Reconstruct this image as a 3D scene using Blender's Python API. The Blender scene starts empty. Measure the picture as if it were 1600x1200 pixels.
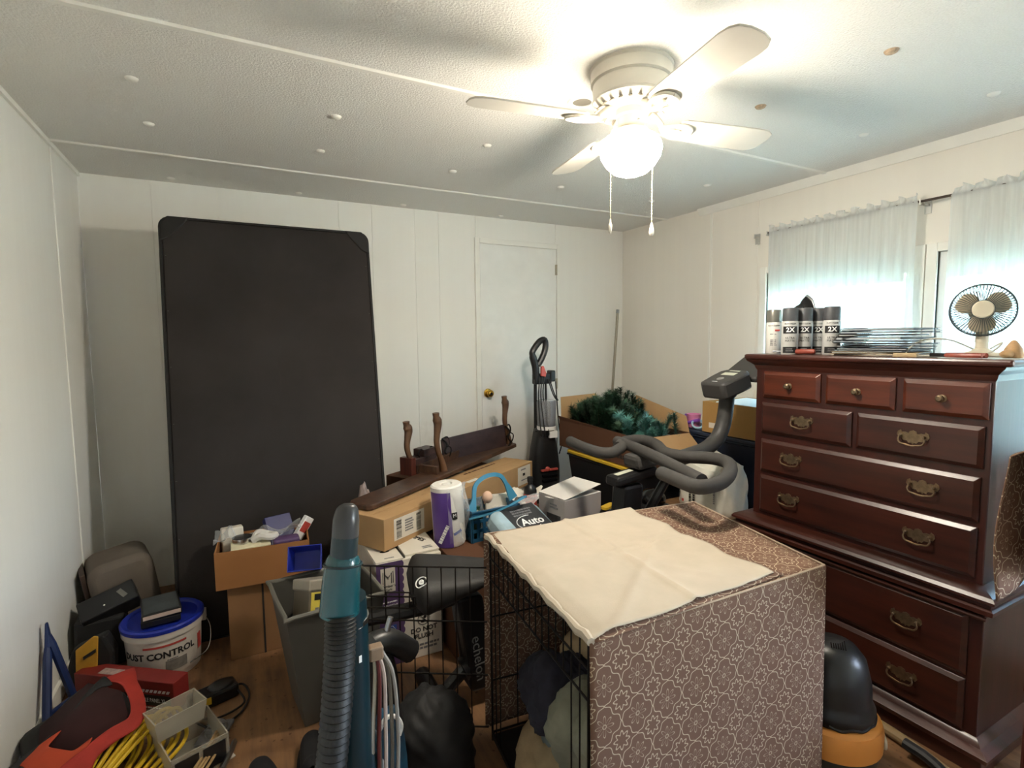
import bpy, math, random
from mathutils import Matrix, Vector, Euler
random.seed(7)
sc = bpy.context.scene
COL = sc.collection
PI = math.pi

# ---------------------------------------------------------------- camera
def cam_matrix(yaw, pitch, roll, loc):
    y, p, r = map(math.radians, (yaw, pitch, roll))
    fwd = Vector((math.sin(y)*math.cos(p), math.cos(y)*math.cos(p), -math.sin(p)))
    R = Vector((math.cos(y), -math.sin(y), 0)); U = R.cross(fwd)
    R2 = R*math.cos(r) + U*math.sin(r); U2 = U*math.cos(r) - R*math.sin(r)
    M = Matrix((R2, U2, -fwd)).transposed().to_4x4()
    M.translation = Vector(loc)
    return M
cd = bpy.data.cameras.new('camera'); cd.sensor_width = 36.0; cd.lens = 824.18/1600*36.0
cd.clip_start = 0.02; cd.clip_end = 200
cam = bpy.data.objects.new('camera', cd); COL.objects.link(cam)
cam.matrix_world = cam_matrix(27.7462, 4.7994, -0.5874, (0, 0, 1.40))
sc.camera = cam

# ---------------------------------------------------------------- world, exposure
w = bpy.data.worlds.new('sky'); sc.world = w; w.use_nodes = True
nt = w.node_tree; nt.nodes.clear()
wo = nt.nodes.new('ShaderNodeOutputWorld'); wb = nt.nodes.new('ShaderNodeBackground'); ws = nt.nodes.new('ShaderNodeTexSky')
ws.sky_type = 'NISHITA'; ws.sun_disc = False; ws.sun_elevation = math.radians(48); ws.sun_rotation = math.radians(200)
ws.air_density = 1.0; ws.dust_density = 2.5; ws.ozone_density = 1.0
wb.inputs['Strength'].default_value = 1.4
hs = nt.nodes.new('ShaderNodeHueSaturation'); hs.inputs['Saturation'].default_value = .78; nt.links.new(ws.outputs[0], hs.inputs['Color']); nt.links.new(hs.outputs[0], wb.inputs[0]); nt.links.new(wb.outputs[0], wo.inputs[0])
for (py, pz, sy, sz) in ((1.78, 1.32, 0.86, 1.0), (0.85, 1.32, 0.92, 1.0), (-.72, 1.32, 0.66, 1.0)):      # light portals in two window openings and the added third one
    ld = bpy.data.lights.new('window_portal', 'AREA'); ld.shape = 'RECTANGLE'; ld.size = sz; ld.size_y = sy
    ld.cycles.is_portal = True
    lo = bpy.data.objects.new('window_portal', ld); COL.objects.link(lo)
    lo.location = (3.06, py, pz); lo.rotation_euler = (0, math.radians(90), 0)
vs = sc.view_settings
vs.view_transform = 'Standard'; vs.look = 'None'; vs.gamma = 1.0; vs.use_curve_mapping = False
vs.exposure = 3.98
LAMP_STRENGTH = 12.5
try:
    sc.cycles.use_denoising = True; sc.cycles.use_adaptive_sampling = True; sc.cycles.adaptive_threshold = 0.03
    sc.cycles.max_bounces = 8; sc.cycles.transparent_max_bounces = 12
    sc.cycles.sample_clamp_indirect = 6.0
    sc.cycles.caustics_reflective = False; sc.cycles.caustics_refractive = False
except Exception:
    pass

# ---------------------------------------------------------------- materials
def rgb(h):
    h = h.lstrip('#'); c = [int(h[i:i+2], 16)/255 for i in (0, 2, 4)]
    return [(x/12.92 if x <= .04045 else ((x+.055)/1.055)**2.4) for x in c]
class NT:
    """tiny helper for math node graphs"""
    def __init__(s, m): s.m = m; s.t = m.node_tree; s.n = s.t.nodes; s.l = s.t.links
    def math(s, op, a, b=None, c=None, clamp=False):
        k = s.n.new('ShaderNodeMath'); k.operation = op; k.use_clamp = clamp
        for i, v in enumerate((a, b, c)):
            if v is None: continue
            if isinstance(v, (int, float)): k.inputs[i].default_value = v
            else: s.l.new(v, k.inputs[i])
        return k.outputs[0]
    def mix(s, f, a, b):
        k = s.n.new('ShaderNodeMix'); k.data_type = 'RGBA'
        for sock, v in ((k.inputs[0], f), (k.inputs[6], a), (k.inputs[7], b)):
            if isinstance(v, (int, float)): sock.default_value = v
            elif isinstance(v, (list, tuple)): sock.default_value = (*v[:3], 1)
            else: s.l.new(v, sock)
        return k.outputs[2]
    def noise(s, vec, scale, detail=4, rough=.55):
        k = s.n.new('ShaderNodeTexNoise'); k.inputs['Scale'].default_value = scale; k.inputs['Detail'].default_value = detail
        k.inputs['Roughness'].default_value = rough
        if vec is not None: s.l.new(vec, k.inputs['Vector'])
        return k.outputs[0]
    def coord(s, which='Object', stretch=(1, 1, 1)):
        k = s.n.new('ShaderNodeTexCoord'); mp = s.n.new('ShaderNodeMapping'); mp.inputs['Scale'].default_value = stretch
        s.l.new(k.outputs[which], mp.inputs['Vector']); return mp.outputs[0]
    def ramp(s, f, lo, hi):
        k = s.n.new('ShaderNodeMapRange'); k.inputs[1].default_value = lo; k.inputs[2].default_value = hi
        s.l.new(f, k.inputs[0]); return k.outputs[0]
MATS = {}
def mat(name, col, rough=.55, metal=0., var=.08, vscale=9., bump=0., bscale=80., stretch=(1, 1, 1), spec=.5, col2=None, coat=0., sheen=0.):
    if name in MATS: return MATS[name]
    m = bpy.data.materials.new(name); m.use_nodes = True; MATS[name] = m
    N = NT(m); b = N.n['Principled BSDF']
    c = rgb(col) if isinstance(col, str) else list(col)
    b.inputs['Roughness'].default_value = rough; b.inputs['Metallic'].default_value = metal
    b.inputs['Specular IOR Level'].default_value = spec
    if coat: b.inputs['Coat Weight'].default_value = coat; b.inputs['Coat Roughness'].default_value = .15
    if sheen: b.inputs['Sheen Weight'].default_value = sheen
    v = N.coord('Object', stretch)
    if col2 is not None: lo, hi = rgb(col2), c
    else: lo, hi = [x*(1-var) for x in c], [min(1, x*(1+var)) for x in c]
    f = N.ramp(N.noise(v, vscale), .3, .7)
    N.l.new(N.mix(f, lo, hi), b.inputs['Base Color'])
    if bump:
        k = N.n.new('ShaderNodeBump'); k.inputs['Strength'].default_value = bump; k.inputs['Distance'].default_value = .004
        N.l.new(N.noise(v, bscale, 3), k.inputs['Height']); N.l.new(k.outputs[0], b.inputs['Normal'])
    return m
def emis(name, col, strength):
    m = bpy.data.materials.new(name); m.use_nodes = True; N = NT(m); b = N.n['Principled BSDF']
    c = rgb(col) if isinstance(col, str) else col
    b.inputs['Base Color'].default_value = (*c, 1); b.inputs['Emission Color'].default_value = (*c, 1); b.inputs['Emission Strength'].default_value = strength
    MATS[name] = m; return m
def clearfilm(name, tint, alpha, rough=.2, through=None):
    """thin see-through plastic: partly transparent, partly glossy"""
    m = bpy.data.materials.new(name); m.use_nodes = True; N = NT(m); b = N.n['Principled BSDF']; out = N.n['Material Output']
    b.inputs['Base Color'].default_value = (*rgb(tint), 1); b.inputs['Roughness'].default_value = rough; b.inputs['Specular IOR Level'].default_value = .8
    t = N.n.new('ShaderNodeBsdfTransparent'); mx = N.n.new('ShaderNodeMixShader')
    if through: t.inputs[0].default_value = (*through, 1)
    lw = N.n.new('ShaderNodeLayerWeight'); lw.inputs[0].default_value = .35
    f = N.math('ADD', N.math('MULTIPLY', lw.outputs['Facing'], .5), alpha, clamp=True)
    N.l.new(f, mx.inputs[0]); N.l.new(t.outputs[0], mx.inputs[1]); N.l.new(b.outputs[0], mx.inputs[2]); N.l.new(mx.outputs[0], out.inputs[0])
    MATS[name] = m; return m
def wood(name, dark, light, scale=5., axis=(1, 1, .08), rough=.35, coat=.25):
    m = bpy.data.materials.new(name); m.use_nodes = True; N = NT(m); b = N.n['Principled BSDF']
    v = N.coord('Object', axis)
    n1 = N.noise(v, scale*4, 5, .6); n2 = N.noise(v, scale*14, 3, .6); n3 = N.noise(N.coord('Object'), 2.2, 2)
    f = N.math('ADD', N.math('MULTIPLY', n1, .6), N.math('ADD', N.math('MULTIPLY', n2, .25), N.math('MULTIPLY', n3, .25)))
    N.l.new(N.mix(N.ramp(f, .38, .72), rgb(dark), rgb(light)), b.inputs['Base Color'])
    b.inputs['Roughness'].default_value = rough; b.inputs['Coat Weight'].default_value = coat; b.inputs['Coat Roughness'].default_value = .3
    k = N.n.new('ShaderNodeBump'); k.inputs['Strength'].default_value = .12; k.inputs['Distance'].default_value = .002
    N.l.new(n2, k.inputs['Height']); N.l.new(k.outputs[0], b.inputs['Normal'])
    MATS[name] = m; return m

# ---------------------------------------------------------------- mesh helpers
ORG = {}
def cr(pts, n=6, closed=False):
    """Catmull-Rom resample"""
    P = [Vector(p) for p in pts]; out = []; L = len(P)
    rng = range(L) if closed else range(L-1)
    for i in rng:
        p1, p2 = P[i], P[(i+1) % L]
        p0 = P[(i-1) % L] if (closed or i > 0) else p1*2-p2
        p3 = P[(i+2) % L] if (closed or i+2 < L) else p2*2-p1
        for k in range(n):
            t = k/n
            out.append(.5*((2*p1)+(p2-p0)*t+(2*p0-5*p1+4*p2-p3)*t*t+(3*p1-p0-3*p2+p3)*t**3))
    if not closed: out.append(P[-1])
    return out
def frame(o, xd, yd):
    x = Vector(xd).normalized(); z = x.cross(Vector(yd)).normalized(); y = z.cross(x)
    M = Matrix((x, y, z)).transposed().to_4x4(); M.translation = Vector(o); return M
def T(x, y, z, rz=0, rx=0, ry=0):
    return Matrix.Translation((x, y, z)) @ Euler((math.radians(rx), math.radians(ry), math.radians(rz)), 'XYZ').to_matrix().to_4x4()
class MB:
    def __init__(s, M=None): s.v = []; s.f = []; s.uv = None; s.M = M or Matrix()
    def add(s, vs, fs, T_=None):
        o = len(s.v); A = s.M @ T_ if T_ is not None else s.M
        s.v += [A @ Vector(p) for p in vs]; s.f += [tuple(i+o for i in f) for f in fs]; return s
    def box(s, x0, x1, y0, y1, z0, z1, T_=None):
        return s.add([(x0,y0,z0),(x1,y0,z0),(x1,y1,z0),(x0,y1,z0),(x0,y0,z1),(x1,y0,z1),(x1,y1,z1),(x0,y1,z1)],
                     [(0,3,2,1),(4,5,6,7),(0,1,5,4),(1,2,6,5),(2,3,7,6),(3,0,4,7)], T_)
    def hexa(s, P): return s.add(P, [(0,3,2,1),(4,5,6,7),(0,1,5,4),(1,2,6,5),(2,3,7,6),(3,0,4,7)])
    def tray(s, x0, x1, y0, y1, z0, z1, t=.006, taper=0., T_=None):
        """open-topped box with wall thickness t; bottom smaller by taper"""
        a = taper
        V = [(x0+a,y0+a,z0),(x1-a,y0+a,z0),(x1-a,y1-a,z0),(x0+a,y1-a,z0),(x0,y0,z1),(x1,y0,z1),(x1,y1,z1),(x0,y1,z1),
             (x0+t,y0+t,z1),(x1-t,y0+t,z1),(x1-t,y1-t,z1),(x0+t,y1-t,z1),(x0+a+t,y0+a+t,z0+t),(x1-a-t,y0+a+t,z0+t),(x1-a-t,y1-a-t,z0+t),(x0+a+t,y1-a-t,z0+t)]
        F = [(0,3,2,1),(0,1,5,4),(1,2,6,5),(2,3,7,6),(3,0,4,7),(4,5,9,8),(5,6,10,9),(6,7,11,10),(7,4,8,11),(8,9,13,12),(9,10,14,13),(10,11,15,14),(11,8,12,15),(12,13,14,15)]
        return s.add(V, F, T_)
    def tube(s, pts, r, seg=8, closed=False, cap=True, T_=None):
        P = [Vector(p) for p in pts]; n = len(P); R = r if isinstance(r, (list, tuple)) else [r]*n
        tang = []
        for i in range(n):
            a = P[(i-1) % n] if (closed or i > 0) else P[i]; b = P[(i+1) % n] if (closed or i < n-1) else P[i]
            d = (b-a); tang.append(d.normalized() if d.length > 1e-9 else Vector((0, 0, 1)))
        t = tang[0]; u = t.orthogonal().normalized(); V = []; F = []
        for i in range(n):
            t = tang[i]; u = (u-t*u.dot(t)); u = u.normalized() if u.length > 1e-6 else t.orthogonal().normalized(); b = t.cross(u)
            for k in range(seg):
                a = 2*PI*k/seg; V.append(P[i]+(u*math.cos(a)+b*math.sin(a))*R[i])
        m = n if closed else n-1
        for i in range(m):
            for k in range(seg):
                j = (i+1) % n; F.append((i*seg+k, i*seg+(k+1) % seg, j*seg+(k+1) % seg, j*seg+k))
        if cap and not closed:
            F.append(tuple(range(seg))[::-1]); F.append(tuple((n-1)*seg+k for k in range(seg)))
        return s.add(V, F, T_)
    def lathe(s, prof, seg=24, T_=None, a0=0., a1=2*PI):
        full = abs(a1-a0-2*PI) < 1e-6; V = []; F = []; m = seg if full else seg+1
        for (r, z) in prof:
            for k in range(m):
                a = a0+(a1-a0)*k/seg; V.append((r*math.cos(a), r*math.sin(a), z))
        for i in range(len(prof)-1):
            for k in range(seg):
                j = (k+1) % m; F.append((i*m+k, i*m+j, (i+1)*m+j, (i+1)*m+k))
        return s.add(V, F, T_)
    def prism(s, poly, z0, z1, T_=None):
        n = len(poly); V = [(x, y, z0) for x, y in poly]+[(x, y, z1) for x, y in poly]
        F = [tuple(range(n))[::-1], tuple(range(n, 2*n))]+[(i, (i+1) % n, n+(i+1) % n, n+i) for i in range(n)]
        return s.add(V, F, T_)
    def grid(s, fn, nu, nv, uv=None, T_=None):
        V = [fn(i/nu, j/nv) for j in range(nv+1) for i in range(nu+1)]
        F = [(j*(nu+1)+i, j*(nu+1)+i+1, (j+1)*(nu+1)+i+1, (j+1)*(nu+1)+i) for j in range(nv) for i in range(nu)]
        if uv:
            if s.uv is None: s.uv = []
            s.uv += [uv(i/nu, j/nv) for j in range(nv+1) for i in range(nu+1)]
        return s.add(V, F, T_)
    def ell(s, c, r, seg=16, rings=10, T_=None, fn=None):
        V = []; F = []
        for i in range(rings+1):
            ph = PI*i/rings
            for k in range(seg):
                a = 2*PI*k/seg; d = Vector((math.sin(ph)*math.cos(a), math.sin(ph)*math.sin(a), math.cos(ph)))
                q = fn(d) if fn else 1.
                V.append((c[0]+r[0]*d.x*q, c[1]+r[1]*d.y*q, c[2]+r[2]*d.z*q))
        for i in range(rings):
            for k in range(seg):
                F.append((i*seg+k, (i+1)*seg+k, (i+1)*seg+(k+1) % seg, i*seg+(k+1) % seg))
        return s.add(V, F, T_)
    def build(s, name, material, parent=None, smooth=35, bev=0., solid=0., sub=0, origin=None):
        if origin is None:
            xs = [p.x for p in s.v]; ys = [p.y for p in s.v]; zs = [p.z for p in s.v]
            origin = Vector(((min(xs)+max(xs))/2, (min(ys)+max(ys))/2, min(zs)))
        me = bpy.data.meshes.new(name); me.from_pydata([p-origin for p in s.v], [], s.f)
        if s.uv:
            ul = me.uv_layers.new(name='UVMap')
            for lp in me.loops: ul.data[lp.index].uv = s.uv[lp.vertex_index]
        for m in (material if isinstance(material, (list, tuple)) else [material]): me.materials.append(m)
        if smooth:
            for p in me.polygons: p.use_smooth = True
            me.set_sharp_from_angle(angle=math.radians(smooth))
        me.update()
        o = bpy.data.objects.new(name, me); COL.objects.link(o)
        place(o, origin, parent)
        if bev:
            b = o.modifiers.new('edges', 'BEVEL'); b.width = bev; b.segments = 2; b.limit_method = 'ANGLE'; b.angle_limit = math.radians(40)
        if solid:
            k = o.modifiers.new('thick', 'SOLIDIFY'); k.thickness = solid; k.offset = 0
        if sub:
            k = o.modifiers.new('sub', 'SUBSURF'); k.levels = sub; k.render_levels = sub
        return o
def place(o, origin, parent):
    ORG[o.name] = Vector(origin)
    if parent is not None:
        o.parent = parent; o.location = Vector(origin)-ORG[parent.name]
    else: o.location = Vector(origin)
def tag(o, label, cat, group=None, kind=None):
    o['label'] = label; o['category'] = cat
    if group: o['group'] = group
    if kind: o['kind'] = kind
    return o
def thing(name, label, cat, loc, group=None, kind=None):
    o = bpy.data.objects.new(name, None); o.empty_display_size = .05; COL.objects.link(o); place(o, loc, None)
    return tag(o, label, cat, group, kind)
def struct(o, label=None, cat=None):
    o['kind'] = 'structure'
    if label: o['label'] = label
    if cat: o['category'] = cat
    return o
def text(s, size, material, parent, M, name='lettering', wrap=None, ext=.0006, sx=1., bold=0., align='CENTER'):
    """flat lettering lying in the xy plane of M; wrap=(radius) bends it about the y axis of M"""
    cu = bpy.data.curves.new('t', 'FONT'); cu.body = s; cu.size = size; cu.align_x = align; cu.align_y = 'CENTER'
    cu.resolution_u = 2; cu.extrude = ext; cu.offset = bold
    ob = bpy.data.objects.new('t', cu); COL.objects.link(ob)
    dg = bpy.context.evaluated_depsgraph_get(); me0 = bpy.data.meshes.new_from_object(ob.evaluated_get(dg))
    bpy.data.objects.remove(ob); bpy.data.curves.remove(cu)
    b = MB(M); V = []
    for v in me0.vertices:
        x, y, z = v.co; x *= sx
        if wrap: a = x/wrap; x, z = (wrap+z)*math.sin(a), (wrap+z)*math.cos(a)-wrap
        V.append((x, y, z))
    b.add(V, [tuple(p.vertices) for p in me0.polygons])
    bpy.data.meshes.remove(me0)
    return b.build(name, material, parent, smooth=0)
def decal(parent, material, M, w, h, name='label', t=.0008, wrap=None, n=1):
    """thin printed sheet w x h centred in the xy plane of M"""
    b = MB(M)
    if wrap:
        n = 14
        b.grid(lambda u, v: ((wrap+t)*math.sin((u-.5)*w/wrap), (v-.5)*h, (wrap+t)*math.cos((u-.5)*w/wrap)-wrap), n, 1)
    else: b.box(-w/2, w/2, -h/2, h/2, 0, t)
    return b.build(name, material, parent, smooth=30)
def lines(parent, material, M, w, h, n=3, name='small_print', seed=1, t=.0006):
    """rows of small print too fine to read: short broken bars"""
    rnd = random.Random(seed); b = MB(M); rh = h/n
    for k in range(n):
        y = h/2-rh*(k+.5); x = -w/2; end = w/2*rnd.uniform(.55, 1.)
        while x < end:
            l = rnd.uniform(.05, .16)*w; x1 = min(x+l, end); b.box(x, x1, y-rh*.28, y+rh*.28, 0, t); x = x1+.025*w
    return b.build(name, material, parent, smooth=0)
def copy_thing(o, loc, label=None, rz=None):
    c = o.copy(); COL.objects.link(c); c.location = Vector(loc); ORG[c.name] = Vector(loc)
    if label: c['label'] = label
    if rz is not None: c.rotation_euler = (0, 0, rz)
    for ch in o.children:
        d = ch.copy(); COL.objects.link(d); d.parent = c
        for g in ch.children:
            e = g.copy(); COL.objects.link(e); e.parent = d
    return c

# ---------------------------------------------------------------- room
XL, XR, YF, YB, ZC = -0.677, 2.929, -1.25, 3.549, 2.29
def wall_mat(name, base):
    m = bpy.data.materials.new(name); m.use_nodes = True; N = NT(m); b = N.n['Principled BSDF']; MATS[name] = m
    v = N.coord('Object', (1, 1, .015)); n1 = N.noise(v, 24, 4); n2 = N.noise(N.coord('Object'), 1.6, 3)
    c = rgb(base)
    f = N.math('ADD', N.math('MULTIPLY', N.ramp(n1, .25, .75), .3), N.math('MULTIPLY', n2, .7))
    N.l.new(N.mix(f, [x*.96 for x in c], [min(1, x*1.04) for x in c]), b.inputs['Base Color'])
    b.inputs['Roughness'].default_value = .62; b.inputs['Specular IOR Level'].default_value = .3
    k = N.n.new('ShaderNodeBump'); k.inputs['Strength'].default_value = .03; k.inputs['Distance'].default_value = .002
    N.l.new(n1, k.inputs['Height']); N.l.new(k.outputs[0], b.inputs['Normal'])
    return m
M_wall = wall_mat('wall_panel_paint', '#efede6')
M_wallR = wall_mat('wall_panel_cream', '#ede8de')
M_trim = mat('trim_white', '#efede5', .5, var=.03)
M_white = mat('white_paint', '#ecebe6', .4, var=.03)
M_ceil = mat('popcorn_ceiling', '#ebe9e3', .9, var=.05, vscale=180, bump=1.0, bscale=130, spec=.1)
M_brass = mat('brass', '#c9a14a', .25, 1.)
M_chrome = mat('chrome', '#c9cbcc', .22, 1.)
def floor_mat():
    m = bpy.data.materials.new('brown_floor'); m.use_nodes = True; N = NT(m); b = N.n['Principled BSDF']; MATS['floor'] = m
    v = N.coord('Object', (1, .1, 1)); n1 = N.noise(v, 26, 5, .65); n2 = N.noise(N.coord('Object'), 3.5, 4, .6); n3 = N.noise(N.coord('Object'), 40, 2)
    f = N.math('ADD', N.math('MULTIPLY', n1, .5), N.math('MULTIPLY', n2, .5))
    c = N.mix(N.ramp(f, .36, .66), rgb('#5c4331'), rgb('#97704c'))
    c = N.mix(N.ramp(n3, .66, .74), c, rgb('#4a2b17'))
    N.l.new(c, b.inputs['Base Color']); b.inputs['Roughness'].default_value = .45
    return m
struct(MB().box(XL-.1, XR+.1, YF-.1, YB+.1, -.08, 0).build('floor', floor_mat(), smooth=0), 'brown wood-grain floor seen between the clutter', 'floor')
ceil = MB().box(XL-.1, XR+.1, YF-.1, YB+.1, ZC, ZC+.08).build('ceiling', M_ceil, smooth=0)
struct(ceil, 'white popcorn-textured panel ceiling', 'ceiling')
for yy in (3.044, 1.825, .606, -.613):
    MB().prism([(-.016, 0), (.016, 0), (.009, -.006), (-.009, -.006)], XL, XR, frame((0, yy, ZC), (0, 1, 0), (0, 0, 1))).build('batten', M_trim, ceil, smooth=0)
M_rust = mat('rusty_rosette', '#b9a184', .6, var=.25, vscale=120)
for i, (rx_, ry_) in enumerate([(-.26, 2.235), (-.26, 2.65), (.405, 2.245), (.405, 2.67), (1.075, 2.265), (1.07, 2.68), (1.745, 2.676), (-.255, 3.455), (1.032, 3.47), (.39, 3.462),
                                (1.75, 3.47), (1.849, 1.426), (1.868, .975), (2.517, 1.41), (2.536, .965), (1.80, 2.25), (2.5, 2.27), (2.45, 2.68), (-.26, 1.42), (.405, 1.0), (-.26, .97), (.405, 1.42)]):
    MB(T(rx_, ry_, ZC)).lathe([(0, -.010), (.010, -.009), (.017, -.006), (.021, 0), (.0, 0)], 14).build('rosette', M_rust if i in (11, 12) else M_trim, ceil)
M_dark = mat('dark_cavity', '#2a2622', .9)
b = MB(T(1.204, 1.70, ZC)); b.lathe([(.036, 0), (.036, -.006), (.052, -.006), (.056, 0)], 24); jb = b.build('fixture_ring', M_trim, ceil)
MB(T(1.204, 1.70, ZC)).lathe([(0, -.002), (.036, -.002)], 20).build('fixture_recess', mat('recess_grey', '#8c867a', .8), jb)

wb_ = MB().box(XL-.1, XR+.1, YB+.004, YB+.1, 0, ZC).build('wall_back', M_wall, smooth=0); struct(wb_, 'off-white panelled back wall with two doors', 'wall')
def panel(x0, x1, z0, z1): MB().box(x0+.0009, x1-.0009, YB, YB+.004, z0, z1).build('panel', M_wall, wb_, smooth=0)
for a, b_ in ((XL, -.36), (-.36, -.042), (.635, .84), (.84, 1.13), (1.13, 1.30), (1.30, 1.584), (2.264, XR)): panel(a, b_, 0, ZC)
panel(-.042, .635, 2.08, ZC); panel(1.584, 2.264, 2.08, ZC)
for xx in (-.042, .635, 1.584, 2.264): MB().box(xx-.004, xx+.004, YB-.005, YB, 2.125, ZC-.002).build('batten', M_trim, wb_, smooth=0)
wl = MB().box(XL-.1, XL-.004, YF, YB, 0, ZC).build('wall_left', M_wall, smooth=0); struct(wl, 'white panelled wall with vertical battens beside the box spring', 'wall')
yl = [YF, -.58, .64, 1.86, 3.08, YB]
for a, b_ in zip(yl, yl[1:]): MB().box(XL-.004, XL, a+.0015, b_-.0015, 0, ZC).build('panel', M_wall, wl, smooth=0)
for yy in yl[1:-1]: MB().box(XL, XL+.006, yy-.009, yy+.009, 0, ZC-.02).build('batten', M_trim, wl, smooth=0, bev=.002)
MB().box(XL, XL+.012, YF, YB, ZC-.02, ZC).build('ceiling_trim', M_trim, wl, smooth=0)
WIN = ((1.38, 2.18), (.40, 1.285), (-1.02, -.42)); WZ0, WZ1 = .86, 1.79  # third opening is added out of view for extra daylight
b = MB(); b.box(XR+.003, XR+.11, YF, YB, 0, WZ0); b.box(XR+.003, XR+.11, YF, YB, WZ1, ZC)
for a, c in ((YF, -1.02), (-.42, .40), (1.285, 1.38), (2.18, YB)): b.box(XR+.003, XR+.11, a, c, WZ0, WZ1)
wr = b.build('wall_right', M_wallR, smooth=0); struct(wr, 'cream panelled window wall behind the dresser', 'wall')
for a, c in ((2.614, YB),): MB().box(XR, XR+.003, a+.0015, c-.0015, 0, ZC).build('panel', M_wallR, wr, smooth=0)
MB().box(XR, XR+.003, 2.25, 2.614-.0015, 0, ZC).build('panel', M_wallR, wr, smooth=0)
for yy in (2.614, .15): MB().box(XR-.006, XR, yy-.009, yy+.009, 0, ZC-.045).build('batten', M_trim, wr, smooth=0, bev=.002)
struct(MB().prism([(0, 0), (-.03, 0), (-.026, -.012), (-.012, -.03), (-.006, -.045), (0, -.045)], YF, 2.72, frame((XR, 0, ZC), (1, 0, 0), (0, 0, 1)) @ Matrix.Scale(-1, 4, (0, 0, 1))).build('trim_1', M_trim, smooth=40),
       'thin white cove moulding where the window wall meets the ceiling', 'moulding')
struct(MB().box(XL-.1, XR+.1, YF-.1, YF, 0, ZC).build('wall_front', M_wall, smooth=0), 'white panelled wall behind the viewer', 'wall')
struct(MB().box(XL, XL+.012, YF, YB, 0, .07).build('baseboard_left', M_trim, smooth=0), 'white baseboard along the side wall', 'baseboard')
struct(MB().box(.67, 1.57, YB-.012, YB, 0, .07).build('baseboard_back', M_trim, smooth=0), 'white baseboard along the back wall between doors', 'baseboard')

def door(name, x0, x1, top, label, knob, hinge_x):
    r = thing(name, label, 'door', (x0, YB, 0), kind='structure')
    MB().box(x0, x1, YB-.006, YB+.02, .01, top).build('slab', M_white, r, smooth=0)
    c = .042
    MB().box(x0-c, x0-.004, YB-.016, YB+.002, 0, top+c).build('casing', M_trim, r, smooth=0, bev=.004)
    MB().box(x1+.004, x1+c*.65, YB-.016, YB+.002, 0, top+c).build('casing', M_trim, r, smooth=0, bev=.004)
    MB().box(x0-.004, x1+.004, YB-.016, YB+.002, top+.004, top+c).build('casing', M_trim, r, smooth=0, bev=.004)
    if knob:
        K = frame((knob, YB-.006, 1.006), (1, 0, 0), (0, 0, 1))
        k = MB(K).lathe([(0, .062), (.012, .062), (.022, .056), (.027, .045), (.024, .032), (.013, .024), (.012, .012), (.031, .008), (.034, 0), (0, 0)], 24).build('knob', M_brass, r)
        MB(K).lathe([(0, .0635), (.009, .0635), (.011, .061)], 16).build('keyhole', M_dark, k)
    for hz in (1.94, 1.05, .25):
        b = MB(); b.tube([(hinge_x, YB-.012, hz-.04), (hinge_x, YB-.012, hz+.04)], .006, 8); b.box(hinge_x-.012, hinge_x, YB-.0085, YB-.006, hz-.04, hz+.04); b.build('hinge', mat('painted_hinge', '#b3ab98', .5, .3), r)
door('door_1', 1.6116, 2.2632, 2.094, 'closed flush white door with a brass knob behind the upright cleaner', 1.661, 2.266)
door('door_2', .0, .63, 2.072, 'white cased door hidden behind the leaning box spring', .08, .633)

# windows
M_glass = clearfilm('window_glass', '#e8f2f4', .02, .02)
M_glass_dim = clearfilm('dimmed_window_glass', '#e8f2f4', .02, .02, (.36, .42, .43))  # grey tint added to the glass to dim the daylight, no real screen
M_vinyl = mat('window_vinyl', '#eef0ee', .4, var=.02)
M_blind = mat('blind_fabric', '#e4e6e2', .8, var=.03)
for i, (a, c) in enumerate(WIN):
    r = thing('window_%d' % (i+1), ('white framed sash window behind the curtain nearer the corner', 'white framed sash window behind the table fan', 'added unseen white sash window past the dresser, bringing in fill daylight')[i], 'window', (XR, (a+c)/2, WZ0), kind='structure')
    b = MB(); f = .045; X0, X1 = XR+.02, XR+.09
    b.box(X0, X1, a, a+f, WZ0, WZ1); b.box(X0, X1, c-f, c, WZ0, WZ1); b.box(X0, X1, a+f, c-f, WZ0, WZ0+f); b.box(X0, X1, a+f, c-f, WZ1-f, WZ1); b.build('frame', M_vinyl, r, smooth=0, bev=.003)
    MB().box(XR+.035, XR+.075, a+f, c-f, 1.315, 1.35).build('sash_rail', M_vinyl, r, smooth=0, bev=.003)
    MB().box(XR+.052, XR+.056, a+f, c-f, WZ0+f, 1.315).build('pane', M_glass_dim if i < 2 else M_glass, r, smooth=0)
    MB().box(XR+.052, XR+.056, a+f, c-f, 1.35, WZ1-f).build('pane', M_glass_dim if i < 2 else M_glass, r, smooth=0)
    MB().box(XR-.012, XR+.02, a-.03, c+.03, WZ0-.03, WZ0).build('sill', M_trim, r, smooth=0, bev=.004)
    b = MB(); b.box(XR-.009, XR+.02, a-.045, a, WZ0, WZ1+.04); b.box(XR-.009, XR+.02, c, c+.045, WZ0, WZ1+.04); b.box(XR-.009, XR+.02, a, c, WZ1, WZ1+.04); b.build('casing', M_trim, r, smooth=0, bev=.003)
    b = MB(); b.tube([(XR+.028, a+.05, WZ1-.065), (XR+.028, c-.05, WZ1-.065)], .018, 12); b.box(XR+.012, XR+.0135, a+.05, c-.05, 1.665, WZ1-.065); b.build('roller_blind', M_blind, r)

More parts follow.
